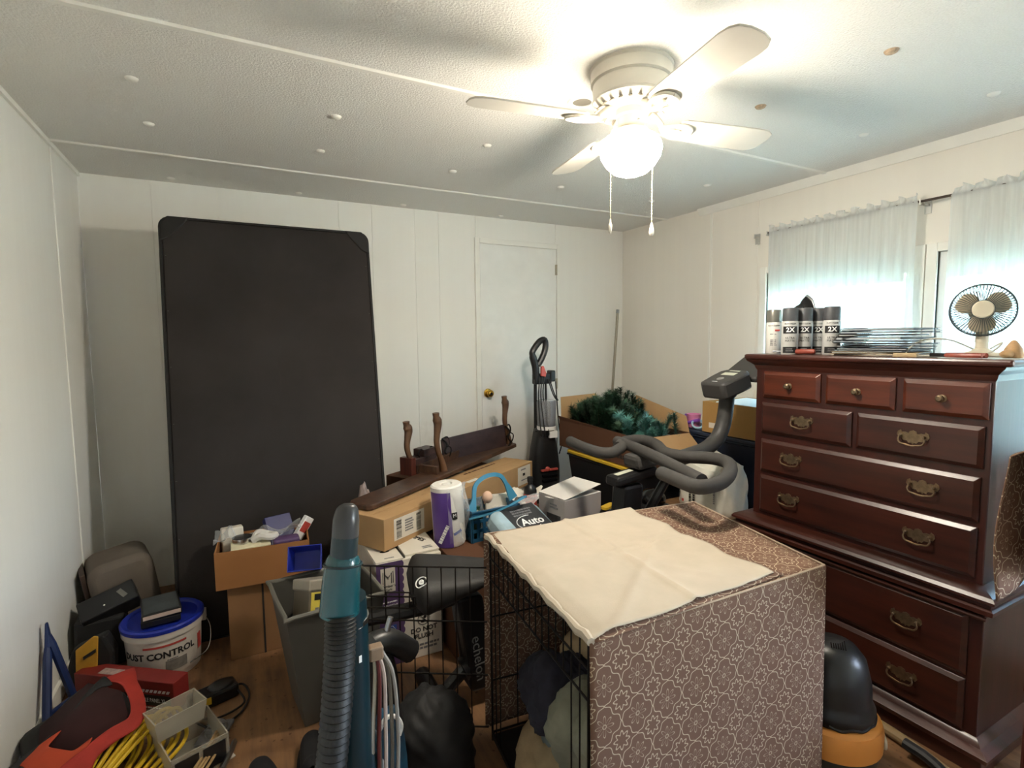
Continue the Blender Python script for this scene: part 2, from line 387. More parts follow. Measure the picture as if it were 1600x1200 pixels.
# outside: lawn and a leafy hedge of trees
M_grass = mat('lawn', '#a8ae9c', .9, var=.15, vscale=3)
struct(MB().box(-30, 40, -36, 34, -.75, -.6).build('ground_outside', M_grass, smooth=0), 'pale ground outside the windows', 'ground')
M_leaf = mat('leaf_green', '#a9c49a', .6, var=.3, vscale=1.5)
M_bark = mat('bark', '#6a5a48', .9, var=.2, bump=.4)
def tree(x, y, h, rad, lab, seed):
    rnd = random.Random(seed); r = thing('tree', lab, 'tree', (x, y, -.6), 'trees outside the windows')
    MB().tube([(x, y, -.65), (x+.05, y-.04, h*.35), (x-.03, y+.05, h*.75)], [.14, .11, .05], 8).build('trunk', M_bark, r)
    b = MB(); V = []; F = []
    for i in range(1500):
        d = Vector((rnd.gauss(0, 1), rnd.gauss(0, 1), rnd.gauss(0, 1))).normalized()*(rad*rnd.uniform(.5, 1.))
        c = Vector((x, y, h*.62)) + Vector((d.x, d.y, d.z*h*.5/rad)); s_ = rnd.uniform(.05, .11)
        u = Vector((rnd.gauss(0, 1), rnd.gauss(0, 1), rnd.gauss(0, 1))).normalized(); v_ = u.orthogonal().normalized()
        o = len(V); V += [c-u*s_, c+v_*s_*.5, c+u*s_, c-v_*s_*.5]; F.append((o, o+1, o+2, o+3))
    b.add(V, F); f = b.build('foliage', M_leaf, r, smooth=0); f['kind'] = 'stuff'
tree(8.2, 5.4, 3.4, 1.5, 'pale green leafy tree seen through the sheer curtain nearer the corner', 1)
tree(9.6, 2.2, 3.0, 1.4, 'leafy tree outside seen beside the table fan', 2)

# ================================================================ ceiling fan
M_fan = mat('fan_white', '#d3cec2', .4, var=.03)
M_blade = mat('fan_blade_white', '#cdc8bc', .45, var=.03)
M_slot = mat('vent_slot', '#a89f8e', .7)
M_bowl = emis('frosted_lit_glass', [1., .905, .765], LAMP_STRENGTH)
fx, fy = 1.215, 1.435
fan = thing('ceiling_fan', 'white four-blade hugger ceiling fan with a lit frosted bowl', 'ceiling fan', (fx, fy, ZC))
b = MB(T(fx, fy, 0)); b.lathe([(0, ZC), (.137, ZC), (.137, ZC-.006), (.133, ZC-.01), (.133, ZC-.045), (.126, ZC-.050), (.126, ZC-.098), (.129, ZC-.102)], 48); b.build('housing', M_fan, fan)
b = MB(T(fx, fy, 0)); b.lathe([(.129, ZC-.102), (.128, ZC-.108), (.112, ZC-.120), (.080, ZC-.128), (.05, ZC-.130), (0, ZC-.130)], 48); ring = b.build('vent_ring', M_fan, fan)
for k in range(22):
    a = 2*PI*k/22
    S = T(fx, fy, 0) @ Matrix.Rotation(a, 4, 'Z') @ T(.106, 0, ZC-.1242, ry=32)
    MB(S).prism([(-.016, -.004), (-.012, -.007), (.012, -.006), (.016, -.003), (.016, .003), (.012, .006), (-.012, .007), (-.016, .004)], -.0012, .002).build('vent_slot', M_slot, ring, smooth=0)
b = MB(T(fx, fy, 0)); b.lathe([(.05, ZC-.130), (.05, ZC-.150), (.045, ZC-.155), (.045, ZC-.192), (.052, ZC-.195), (.058, ZC-.198), (.060, ZC-.213), (.05, ZC-.215), (0, ZC-.215)], 32); b.build('light_fitter', M_fan, fan)
for k in range(3):
    a = 2*PI*k/3+.4; b = MB(T(fx+.045*math.cos(a), fy+.045*math.sin(a), ZC-.175) @ Matrix.Rotation(a, 4, 'Z')); b.ell((0, 0, 0), (.004, .004, .004), 8, 6); b.build('screw', M_chrome, fan)
prof = [(.056, 2.087), (.062, 2.082), (.085, 2.070), (.1005, 2.050), (.104, 2.032), (.098, 2.008), (.082, 1.982), (.058, 1.960), (.03, 1.949), (0, 1.945)]
bw = MB(T(fx, fy, 0)).lathe(prof[3:], 40).build('light_bowl', M_bowl, fan)
MB(T(fx, fy, 0)).lathe(prof[:4], 40).build('bowl_shoulder', emis('frosted_glass_shoulder', [1., .905, .765], LAMP_STRENGTH*.12), bw)
M_irons = M_fan
BZ = 2.120
for k in range(4):
    a = math.radians(-9+90*k); R0 = T(fx, fy, 0) @ Matrix.Rotation(a, 4, 'Z')
    B = R0 @ T(0, 0, BZ) @ Matrix.Rotation(math.radians(-11), 4, 'X')
    # blade outline, root to tip, rounded corners
    out = [(.175, -.045), (.19, -.054), (.24, -.058), (.40, -.063), (.50, -.066), (.53, -.062), (.552, -.048), (.562, -.02), (.562, .02), (.552, .048), (.53, .062), (.50, .066), (.40, .063), (.24, .058), (.19, .054), (.175, .045)]
    bl = MB(B).prism(out, -.003, .003).build('blade', M_blade, fan, smooth=0, bev=.0015)
    ir = MB(R0)
    ir.tube(cr([(.075, 0, ZC-.132), (.105, 0, ZC-.148), (.13, 0, BZ-.004), (.165, 0, BZ-.010), (.19, 0, BZ-.010)], 4), [.011]*4+[.010]*4+[.009]*4+[.009]*5, 8)
    for sgn in (-1, 1):
        ir.tube(cr([(.12, sgn*.006, BZ-.002), (.15, sgn*.026, BZ-.006-sgn*.004), (.19, sgn*.036, BZ-.008-sgn*.007), (.225, sgn*.024, BZ-.008-sgn*.005), (.235, 0, BZ-.008)], 4), .0065, 8)
    ir.build('blade_iron', M_irons, bl, smooth=50)
M_chain = mat('pull_chain', '#cfc6ae', .3, .8)
for k, (cx, cy, zb) in enumerate(((1.135, 1.44, 1.80), (1.303, 1.425, 1.80))):
    b = MB(); z = 2.09
    dx = (cx-fx)*.55
    pts = [(fx+dx, fy+(cy-fy)*.5, 2.10), (cx, cy, 2.06), (cx, cy, zb)]
    b.tube(pts, .0014, 6)
    n = 26
    for i in range(n): b.ell((cx, cy, 2.05-(2.05-zb)*i/n), (.0024,)*3, 6, 4)
    ch = b.build('pull_chain', M_chain, fan)
    b = MB(T(cx, cy, zb))
    if k: b.lathe([(0, 0), (.003, -.002), (.005, -.01), (.009, -.028), (.0095, -.036), (.006, -.045), (0, -.048)], 14)
    else: b.lathe([(0, 0), (.003, -.002), (.003, -.015), (.006, -.02), (.005, -.04), (.003, -.048), (0, -.05)], 12)
    b.build('pull_knob', M_fan, ch)

# ================================================================ box spring leaning against the wall
M_black_cloth = mat('black_dust_cover', '#2f2b29', .8, var=.22, vscale=2.5, bump=.25, bscale=400, spec=.25)
M_tick = mat('mattress_ticking', '#cfc9bb', .9, var=.05, bump=.2, bscale=60)
tilt = math.atan2(.30, 1.975)
S0 = frame((-.285, 2.775, 0), (1, 0, 0), (0, math.sin(tilt), math.cos(tilt)))    # local x width, y up the face, z towards the room
bs = thing('box_spring', 'tall black cloth-backed twin box spring leaning on the back wall', 'box spring', (.2, 2.9, 0))
Wd, Ht, Th = .985, 2.03, .17
def rrect(w, h, r, n=5):
    P = []
    for cx, cy, a0 in ((w-r, r, -90), (w-r, h-r, 0), (r, h-r, 90), (r, r, 180)):
        for k in range(n+1):
            a = math.radians(a0+90*k/n); P.append((cx+r*math.cos(a), cy+r*math.sin(a)))
    return P
MB(S0).prism(rrect(Wd, Ht, .045), -Th, -.002).build('frame_body', M_black_cloth, bs, smooth=30, bev=.012)
def face(u, v):
    x = .012+u*(Wd-.024); y = .012+v*(Ht-.024); e = min(u*Wd, (1-u)*Wd, v*Ht, (1-v)*Ht)
    z = .0005+.004*(1-math.exp(-e/.05)) - .006*math.exp(-((u-.5)/.05)**2)*min(1, e/.1) + .0012*math.sin(17*u+3*v)*math.sin(9*v+2)
    if e < .03: z += .002*math.sin(60*(u+v))
    c = .05
    for (cx, cy) in ((0, 0), (Wd, 0), (0, Ht), (Wd, Ht)):
        d = Vector((x-cx, y-cy)).length
        if d < .06: x += (.5*Wd-x)*.02; y += (.5*Ht-y)*.008
    return (x, y, z)
MB(S0).grid(face, 28, 44).build('dust_cover', M_black_cloth, bs, smooth=60)
M_binding = mat('black_binding', '#151312', .7, var=.1)
MB(S0).tube([(p[0], p[1], -.006) for p in rrect(Wd, Ht, .045)], .008, 6, closed=True).build('edge_binding', M_binding, bs)
for (cx, cy, sx_) in ((.0, Ht, 1), (Wd, Ht, -1)):     # corner guards at the top
    MB(S0).prism([(cx-.006*sx_, cy-.12), (cx+.035*sx_, cy-.10), (cx+.10*sx_, cy-.03), (cx+.12*sx_, cy+.006), (cx+.03*sx_, cy+.006), (cx+.002*sx_, cy-.03)], -Th*.5, .0075).build('corner_guard', M_binding, bs, smooth=0, bev=.006)
for k in range(7):
    for sx_ in (.018, Wd-.018):
        MB(S0).box(sx_-.003, sx_+.003, .22+k*.27, .221+k*.27, .003, .0042).build('staple', mat('staple_grey', '#6c6a66', .5, .5), bs, smooth=0)
Sm = S0 @ T(.01, .0, -Th-.002)
mt = MB(Sm).prism(rrect(.965, 1.92, .06), -.215, -.002).build('mattress', M_tick, smooth=40, bev=.03)
tag(mt, 'pale twin mattress standing between the black box spring and the wall', 'mattress')

# ================================================================ curtains
def sheer():
    m = bpy.data.materials.new('sheer_white'); m.use_nodes = True; N = NT(m); out = N.n['Material Output']; N.n.remove(N.n['Principled BSDF']); MATS['sheer'] = m
    d = N.n.new('ShaderNodeBsdfDiffuse'); t = N.n.new('ShaderNodeBsdfTranslucent'); tr = N.n.new('ShaderNodeBsdfTransparent')
    d.inputs[0].default_value = (.82, .84, .82, 1); t.inputs[0].default_value = (.86, .9, .9, 1)
    a = N.n.new('ShaderNodeMixShader'); a.inputs[0].default_value = .5; N.l.new(d.outputs[0], a.inputs[1]); N.l.new(t.outputs[0], a.inputs[2])
    mx = N.n.new('ShaderNodeMixShader')
    n = N.noise(N.coord('Object', (1, 1, .03)), 70, 3)
    N.l.new(N.math('ADD', N.math('MULTIPLY', n, .3), .62), mx.inputs[0])
    N.l.new(tr.outputs[0], mx.inputs[1]); N.l.new(a.outputs[0], mx.inputs[2]); N.l.new(mx.outputs[0], out.inputs[0])
    return m
M_sheer = sheer()
RX, RZ = 2.865, 2.022
M_rod = mat('curtain_rod_brown', '#4b4038', .5, .3)
rod = thing('curtain_rod', 'thin dark curtain rod holding the sheer curtains', 'curtain rod', (RX, .9, RZ))
MB().tube([(RX, 2.135, RZ), (RX, -.2, RZ)], .006, 8).build('rod', M_rod, rod)
M_brk = mat('bracket_white_metal', '#c9c8c2', .35, .5)
for yy in (2.13, 1.335, -.15):
    b = MB(); b.box(RX-.008, XR-.001, yy-.006, yy+.006, RZ-.016, RZ-.007); b.box(XR-.004, XR, yy-.014, yy+.014, RZ-.05, RZ+.02); b.box(RX-.014, RX+.012, yy-.006, yy+.006, RZ-.018, RZ-.01); b.tube([(RX-.012, yy, RZ-.014), (RX-.014, yy, RZ+.008)], .003, 6)
    b.build('rod_bracket', M_brk, rod, smooth=0)
b = MB(); yy = 2.25; b.box(XR-.03, XR-.001, yy-.008, yy+.008, RZ-.01, RZ-.002); b.box(XR-.004, XR, yy-.016, yy+.016, RZ-.045, RZ+.018); b.tube([(XR-.03, yy, RZ-.006), (XR-.032, yy, RZ+.014)], .005, 6); b.tube([(XR-.004, yy-.012, RZ-.04), (XR-.02, yy-.016, RZ-.045)], .006, 6)
tag(b.build('curtain_bracket', M_brk, smooth=0), 'bare metal curtain bracket on the wall near the corner', 'bracket')
def curtain(y0, y1, lab, seed, gather=1.):
    rnd = random.Random(seed); ph = [rnd.uniform(0, 6.28) for _ in range(6)]; nf = (y1-y0)/.055
    def fn(u, v):
        y = y0+(y1-y0)*u; z = RZ-1.1*(1-v)+.0
        env = .12+.88*(1-v)
        x = RX - .0105 + env*(.012*math.sin(2*PI*nf*u+ph[0])+.008*math.sin(2*PI*nf*.43*u+ph[1]+v)+.005*math.sin(2*PI*nf*1.7*u+ph[2]))
        y += .008*math.sin(5*v+ph[3]+u*4)*(1-v)
        return (x, y, z)
    r = thing('sheer_curtain', lab, 'curtain', (RX, (y0+y1)/2, RZ-1.1), 'sheer curtains')
    MB().grid(fn, int((y1-y0)*220), 20).build('panel', M_sheer, r, smooth=180)
    def ruf(u, v):
        y = y0+(y1-y0)*u; s = .004+.022*v
        x = RX - .009*(1-v) + s*.8*math.sin(2*PI*nf*1.5*u+ph[4])*v+.002*math.sin(70*u)
        return (x, y+.004*math.sin(90*u+3*v), RZ-.004+v*(.036+.010*math.sin(2*PI*nf*.8*u+ph[5])))
    MB().grid(ruf, int((y1-y0)*260), 4).build('header_ruffle', M_sheer, r, smooth=180)
curtain(1.345, 2.12, 'sheer white curtain hanging nearer the room corner', 3)
curtain(.15, 1.215, 'sheer white curtain hanging behind the table fan', 4)

# ================================================================ dresser (chest on chest)
M_cherry = wood('dark_cherry', '#22100b', '#4c2318', 4., (1, .10, 1), .32, .35)
M_cherry_v = wood('dark_cherry_upright', '#240f0b', '#431b13', 4., (1, 1, .10), .34, .3)
M_cherry_l = wood('drawer_cherry', '#331409', '#6b311c', 4.5, (1, .10, 1), .3, .4)
M_hard = mat('antique_brass', '#8c7a62', .38, .9, var=.3, vscale=60)
dr = thing('dresser', 'tall dark cherry chest of drawers with bail pulls below the windows', 'dresser', (2.3, 1.165, 0))
XF = 2.085; XB = 2.60
# cases
MB().box(XF, XB, .742, 1.588, .60, 1.285).build('upper_case', M_cherry_v, dr, smooth=0, bev=.003)
LX = 2.055
MB().box(LX, XB, .722, 1.615, .07, .555).build('lower_case', M_cherry_v, dr, smooth=0, bev=.003)
# top slab with cornice
def ring_mold(prof, y0, y1, x0, x1, name):
    """moulding run round front and both ends; prof = (offset outward, z)"""
    b = MB(); V = []; F = []; n = len(prof)
    for (px, py, ox, oy) in ((x1, y1, 0, 1), (x0, y1, -1, 1), (x0, y0, -1, -1), (x1, y0, 0, -1)):
        for (o, z) in prof: V.append((px+ox*o, py+oy*o, z))
    for k in range(3):
        for i in range(n-1): F.append((k*n+i, (k+1)*n+i, (k+1)*n+i+1, k*n+i+1))
    F.append(tuple(range(n))); F.append(tuple(range(3*n, 4*n))[::-1])
    F.append((0, 3*n, 2*n, n)); F.append((n-1, 2*n-1, 3*n-1, 4*n-1))
    b.add(V, F); return b.build(name, M_cherry, dr, smooth=25)
MB().box(2.045, XB+.015, .690, 1.628, 1.302, 1.325).build('top_slab', M_cherry, dr, smooth=0, bev=.008)
ring_mold([(0, 1.255), (.004, 1.262), (.008, 1.275), (.018, 1.285), (.030, 1.295), (.034, 1.302), (0, 1.302)], .742, 1.588, XF, XB, 'cornice_moulding')
ring_mold([(0, .520), (.020, .524), (.030, .530), (.032, .545), (.022, .552), (.022, .562), (.036, .570), (.036, .578), (.028, .588), (.0, .600)], .722, 1.615, LX, XB, 'waist_moulding')
ring_mold([(0, .060), (.045, .060), (.047, .075), (.035, .082), (.020, .088), (.012, .100), (.0, .108)], .722, 1.615, LX, XB, 'base_moulding')
MB().box(LX-.03, XB, .695, 1.642, 0, .060).build('plinth', M_cherry, dr, smooth=0, bev=.003)
MB().tube([(LX-.016, .71, .512), (LX-.016, 1.63, .512)], .008, 8).build('bead', M_cherry, dr)
def pull(px, y, z, parent, s=1.):
    b = MB(frame((px, y, z), (0, -1, 0), (0, 0, 1)))
    # pierced Chippendale backplate outline
    half = [(0, .026), (.010, .022), (.014, .014), (.024, .018), (.034, .016), (.038, .024), (.047, .018), (.050, .006), (.044, -.004), (.036, -.003), (.030, -.012), (.018, -.012), (.012, -.020), (.004, -.018), (0, -.024)]
    poly = [(x*s, y_*s) for x, y_ in half]+[(-x*s, y_*s) for x, y_ in half[-2:0:-1]]
    b.prism(poly[::-1], 0, .0025)
    for sx_ in (-1, 1):
        b.ell((sx_*.036*s, .006*s, .008), (.006, .006, .008), 8, 6)
    o = b.build('pull_plate', M_hard, parent, smooth=25)
    c = MB(frame((px, y, z), (0, -1, 0), (0, 0, 1)))
    c.tube(cr([(-.036*s, .006*s, .012), (-.040*s, -.008*s, .014), (-.034*s, -.020*s, .015), (-.018*s, -.024*s, .015), (0, -.027*s, .015), (.018*s, -.024*s, .015), (.034*s, -.020*s, .015), (.040*s, -.008*s, .014), (.036*s, .006*s, .012)], 4), .0032, 6)
    c.build('bail_handle', M_hard, parent)
def drawer(y0, y1, z0, z1, kind, xf, light=False):
    d = MB(); e = .014; t = .016; m = M_cherry_l if light else M_cherry
    x1 = xf-.006; x2 = xf-t
    V = [(xf+.002, y0, z0), (xf+.002, y1, z0), (xf+.002, y1, z1), (xf+.002, y0, z1), (x1, y0, z0), (x1, y1, z0), (x1, y1, z1), (x1, y0, z1),
         (x2+.004, y0+e*.6, z0+e*.6), (x2+.004, y1-e*.6, z0+e*.6), (x2+.004, y1-e*.6, z1-e*.6), (x2+.004, y0+e*.6, z1-e*.6),
         (x2, y0+e, z0+e), (x2, y1-e, z0+e), (x2, y1-e, z1-e), (x2, y0+e, z1-e)]
    F = [(0, 1, 2, 3)]
    for k in range(3):
        for i in range(4): F.append((k*4+i, k*4+(i+1) % 4, (k+1)*4+(i+1) % 4, (k+1)*4+i)[::-1])
    F.append((12, 13, 14, 15)[::-1]); d.add(V, F)
    o = d.build('drawer', m, dr, smooth=0, bev=.0015)
    zc = (z0+z1)/2
    if kind == 'knob':
        yc = (y0+y1)/2
        MB(frame((x2, yc, zc), (0, -1, 0), (0, 0, 1))).lathe([(0, .026), (.007, .026), (.012, .022), (.013, .017), (.010, .011), (.006, .008), (.007, .003), (.013, .0015), (.013, 0), (0, 0)], 18).build('knob', M_hard, o)
    elif kind == 'one': pull(x2, (y0+y1)/2, zc+.004, o)
    else:
        for yy in kind: pull(x2, yy, zc+.006, o)
for a, c in ((1.29, 1.548), (1.018, 1.268), (.752, .994)): drawer(a, c, 1.133, 1.250, 'knob', XF, True)
for a, c in ((1.163, 1.553), (.758, 1.145)): drawer(a, c, .975, 1.112, 'one', XF)
drawer(.762, 1.552, .802, .948, (1.40, .915), XF); drawer(.762, 1.552, .618, .785, (1.405, .92), XF)
drawer(.758, 1.58, .300, .508, (1.41, .93), LX); drawer(.758, 1.58, .112, .288, (1.41, .935), LX)

# ---------------------------------------------------------------- on the dresser
DZ = 1.325
M_can_w = mat('can_white', '#d8d6d0', .35, var=.02); M_can_g = mat('can_grey', '#b9b9b6', .35, var=.02)
M_cap_g = mat('cap_charcoal', '#4c4d50', .45, var=.03); M_cap_s = mat('cap_pewter', '#8c8a83', .3, .6)
M_ink = mat('black_ink', '#191919', .5, var=.02); M_inkw = mat('white_ink', '#f2f2f0', .5, var=.02); M_inkr = mat('red_ink', '#b5433a', .5, var=.02)
M_ink_gold = mat('gold_ink', '#c7a94a', .4, var=.02); M_ink_grey = mat('grey_ink', '#77777a', .5, var=.02); M_ink_blue = mat('blue_ink', '#2d4a9a', .5, var=.02)
def spray_can(x, y, lab, white, tint=None, facing=(-.80, -.60)):
    r = thing('spray_can', lab, 'spray can', (x, y, DZ), 'spray paint cans on the dresser')
    P = Matrix.Translation((x, y, DZ)); R = .033
    bd = MB(P).lathe([(0, .0), (R-.002, 0), (R, .003), (R, .136), (R-.003, .142), (R-.008, .148), (0, .148)], 28).build('can', M_can_w if white else M_can_g, r)
    MB(P).lathe([(.031, .142), (.0315, .150), (.0305, .190), (.029, .196), (.026, .198), (0, .198)], 28).build('cap', M_cap_s if white else M_cap_g, r)
    f = Vector((*facing, 0)).normalized(); xd = Vector((-f.y, f.x, 0))
    F = lambda h: frame(Vector((x, y, DZ+h))+f*(R+.0002), xd, (0, 0, 1))
    if white:
        text('RUST-OLEUM', .0085, M_ink, bd, F(.126), wrap=R); decal(bd, M_inkr, F(.105) @ T(.014, 0, 0), .02, .008, 'stripe', wrap=R)
        lines(bd, M_ink_grey, F(.088) @ T(0, 0, -.001), .03, .006, 1); lines(bd, M_ink_grey, F(.05) @ T(0, 0, -.001), .028, .03, 4, seed=3)
    else:
        text('RUST-OLEUM', .0075, M_ink, bd, F(.130), wrap=R); decal(bd, M_ink, F(.104), .058, .030, 'label_band', wrap=R)
        text('2X', .027, M_inkw, bd, F(.104) @ T(0, 0, .0012), wrap=R, bold=.0006)
        text('ULTRA\nMATTE', .012, M_ink, bd, F(.064), wrap=R); decal(bd, M_ink, F(.020), .056, .026, 'label_band', wrap=R)
        lines(bd, M_ink_grey, F(.020) @ T(0, 0, .0006), .03, .016, 2, seed=4)
spray_can(2.19, 1.586, 'white spray paint can with a pewter cap at the dresser corner', True)
spray_can(2.11, 1.452, 'grey-capped spray can standing next to the white one', False)
spray_can(2.178, 1.432, 'second grey-capped spray can along from the white one', False)
spray_can(2.245, 1.413, 'third grey-capped spray can along from the white one', False)
spray_can(2.195, 1.325, 'grey-capped spray can nearest the notebooks', False)
M_blk = mat('black_plastic', '#1d1d1e', .35, var=.1); M_blk_m = mat('black_matte', '#161617', .7, var=.15, vscale=20); M_blk_g = mat('black_gloss', '#111113', .2, var=.1)
M_silver = mat('silver_soleplate', '#b9bcbf', .3, .9)
ir = thing('clothes_iron', 'black clothes iron standing on its heel behind the spray cans', 'iron', (2.38, 1.55, DZ))
I0 = frame((2.38, 1.55, DZ), (0, 1, 0), (0, 0, 1))   # x across, y up, z towards +x
sole = []
for k in range(13):
    t = k/12; sole.append((.060*math.cos(t*PI/2)**.45 if t < 1 else 0, .02+.25*t))
poly = sole+[(-x, y) for x, y in sole[-2::-1]]
MB(I0).prism(poly, -.012, -.004).build('soleplate', M_silver, ir, smooth=20)
def iron_sec(u, v):
    t = v; wv = .058*max(0., math.cos(t*PI/2))**.45; a = PI*u
    return (wv*math.cos(a), .02+.24*t, -.012-(.075*(1-t)**.7+.012)*math.sin(a))
MB(I0).grid(iron_sec, 14, 12).build('body', M_blk_g, ir, smooth=60)
MB(I0).tube(cr([(0, .04, -.075), (0, .05, -.115), (0, .12, -.125), (0, .19, -.100), (0, .215, -.055)], 5), .013, 10).build('handle', M_blk, ir)
MB(I0).box(-.05, .05, 0, .022, -.10, -.004).build('heel', M_blk, ir, smooth=0, bev=.006)
# spiral notebooks
NBC = ['#7c8ea0', '#a08a62', '#46525c', '#5d6368', '#54423a', '#3b4854', '#67727c', '#2c363f', '#5b4f48', '#425060', '#2f3a45']
NBL = ['manila folder-brown notebook at the bottom of the dresser stack', 'tan notebook second from the bottom of the stack', 'slate notebook third from the bottom of the stack', 'pale grey spiral notebook fourth from the bottom of the stack',
       'brown spiral notebook fifth from the bottom of the stack', 'blue-grey spiral notebook midway up the stack', 'light blue spiral notebook fifth from the top of the stack', 'dark slate spiral notebook fourth from the top', 'taupe spiral notebook third from the top',
       'grey-blue spiral notebook second from the top', 'dark blue-grey spiral notebook on top of the stack']
NBC[0] = '#b8a079'; M_paper = mat('paper', '#a9b0b3', .8, var=.04, vscale=300, stretch=(1, 1, 40)); M_wire = mat('spiral_wire', '#3a3c40', .4, .7)
z = DZ; rnd = random.Random(5)
for i, cc in enumerate(NBC):
    th = rnd.uniform(.005, .011) if i > 1 else .006
    ang = rnd.uniform(-14, 14); tl = 0 if i < 2 else rnd.uniform(-.3, .6)
    S = T(2.25+rnd.uniform(-.018, .018), 1.145+rnd.uniform(-.02, .02), z+.0008, 90+ang+(2 if i < 2 else 0), rx=0, ry=0)
    lx, ly = (.255, .20) if i > 1 else (.29, .22)
    r = thing('notebook', NBL[i], 'notebook', tuple(S.translation), 'notebooks stacked on the dresser')
    MB(S).box(-lx/2+.006, lx/2-.002, -ly/2+.002, ly/2-.002, .001, th-.001).build('pages', M_paper, r, smooth=0)
    mc = mat('notebook_cover_%d' % i, cc, .5, var=.06)
    c = MB(S); c.box(-lx/2, lx/2, -ly/2, ly/2, 0, .001); c.box(-lx/2, lx/2, -ly/2, ly/2, th-.001, th); c.build('cover', mc, r, smooth=0)
    if i > 2:
        c = MB(S)
        for k in range(15):
            yy = -ly/2+.012+k*(ly-.024)/14; c.tube([(lx/2-.004+(th*.5+.006)*math.cos(a), yy+.0012*a, th/2+(th*.5+.004)*math.sin(a)) for a in [2*PI*q/9 for q in range(10)]], .0011, 5)
        c.build('spiral_binding', M_wire, r)
        z += th+.0042
    else: z += th+.0015
# small tools
M_redwood = mat('red_handle', '#8a3f30', .4, var=.15); M_steel = mat('steel', '#9a9da0', .3, 1.)
def screwdriver(name, lab, x, y, ang, z0, cat='screwdriver'):
    S = T(x, y, z0+.0125, ang); r = thing(name, lab, cat, (x, y, z0))
    MB(S @ Matrix.Rotation(PI/2, 4, 'Y')).lathe([(0, 0), (.009, .002), (.012, .012), (.011, .045), (.012, .075), (.008, .088), (.005, .092), (0, .092)], 10).build('handle', M_redwood, r)
    MB(S @ Matrix.Rotation(PI/2, 4, 'Y')).lathe([(0, .09), (.003, .09), (.003, .165), (.0042, .175), (0, .178)], 8).build('shaft', M_steel, r)
screwdriver('screwdriver', 'red handled screwdriver lying between spray cans and notebooks', 2.125, 1.345, 100, DZ)
pl = thing('pliers', 'pliers with red-brown grips lying in front of the table fan', 'pliers', (2.12, .83, DZ))
for s_ in (-1, 1): MB(T(2.11, .88, DZ+.009, -96)).tube(cr([(-.01, s_*.004, 0), (.02, s_*.012, 0), (.06, s_*.016, 0), (.10, s_*.012, 0)], 4), [.006]+[.0085]*12, 8).build('grip', M_redwood, pl)
MB(T(2.11, .88, DZ+.009, -96)).prism([(-.055, -.004), (-.02, -.012), (.005, -.013), (.012, 0), (.005, .013), (-.02, .012), (-.055, .004)], -.006, .006).build('jaws', M_blk, pl, smooth=0)
bt = thing('pencil_stub', 'tan wooden block beside the notebooks', 'block', (2.09, 1.0, DZ)); MB(T(2.095, 1.0, DZ, 12)).box(-.012, .012, -.035, .035, 0, .014).build('block', mat('tan_block', '#b9a37e', .7), bt, smooth=0, bev=.002)
# table fan
M_cream = mat('fan_cream', '#cfc6b0', .45, var=.04); M_cream_d = mat('fan_cream_blade', '#c2b49a', .45, var=.04); M_guard = mat('guard_wire', '#3f4849', .45, .2)
tf = thing('table_fan', 'small cream table fan with a wire guard on the dresser end', 'fan', (2.24, .842, DZ))
fc = Vector((2.22, .838, DZ+.158)); fd = Vector((-.90, -.40, .08)).normalized(); fr = Vector((0, 0, 1)).cross(fd).normalized(); FM = frame(fc, fr, fd.cross(fr))
MB(T(2.24, .842, DZ)).lathe([(0, 0), (.062, 0), (.064, .006), (.055, .014), (.030, .020), (.018, .030), (.016, .07), (0, .07)], 28).build('base', M_cream, tf)
nk = MB(); nk.tube([(2.24, .842, DZ+.05), (2.243, .843, DZ+.085), (2.245, .844, DZ+.12)], [.019, .016, .014], 12); nk.box(2.23, 2.262, .832, .858, DZ+.075, DZ+.10); nk.build('neck', M_cream, tf)
MB(FM @ T(0, 0, -.075)).lathe([(0, 0), (.022, .002), (.034, .014), (.036, .045), (.030, .058), (0, .058)], 20).build('motor_housing', M_cream, tf)
RG = .086
g = MB(FM)
for rr, zz in ((RG, 0), (RG, -.012), (RG*.97, .012), (.030, .020)): g.tube([(rr*math.cos(2*PI*k/40), rr*math.sin(2*PI*k/40), zz) for k in range(40)], .0022 if zz <= 0 else .0013, 5, closed=True)
gd = g.build('guard_ring', M_guard, tf)
gw = MB(FM)
for k in range(56):
    a = 2*PI*k/56; c_, s_ = math.cos(a), math.sin(a)
    gw.tube([(.030*c_, .030*s_, .020), (.060*c_, .060*s_, .023), (.078*c_, .078*s_, .015), (RG*c_, RG*s_, 0)], .0013, 4, cap=False)
    gw.tube([(.030*c_, .030*s_, -.038), (.070*c_, .070*s_, -.036), (RG*c_, RG*s_, -.008)], .0013, 4, cap=False)
o = gw.build('guard_spokes', M_guard, gd); o['kind'] = 'stuff'
MB(FM).lathe([(0, .024), (.026, .024), (.030, .020), (.030, .016), (0, .016)], 24).build('guard_badge', M_cream, tf)
for k in range(3):
    a0 = math.radians(-90+120*k)
    def bf(u, v, a0=a0):
        r = .012+.062*v; sp = .78*math.sin(PI*min(1, .22+v*.70))**.55; a = a0+(u-.5)*2*sp
        return (r*math.cos(a), r*math.sin(a), .004+.018*(u-.5)*(1-.3*v)-.008)
    MB(FM).grid(bf, 10, 8).build('fan_blade', M_cream_d, tf, smooth=80, solid=.002)
MB(FM).lathe([(0, .012), (.012, .012), (.016, .006), (.016, -.014), (0, -.014)], 18).build('hub', M_cream_d, tf)
M_cordw = mat('cream_cord', '#b9b5a6', .5)
MB().tube(cr([(2.26, .86, DZ+.02), (2.22, .93, DZ+.06), (2.19, 1.0, DZ+.055), (2.16, 1.03, DZ+.012), (2.15, .99, DZ+.0045), (2.14, .93, DZ+.0045), (2.18, .90, DZ+.0045)], 6), .0028, 6).build('power_cord', M_cordw, tf)
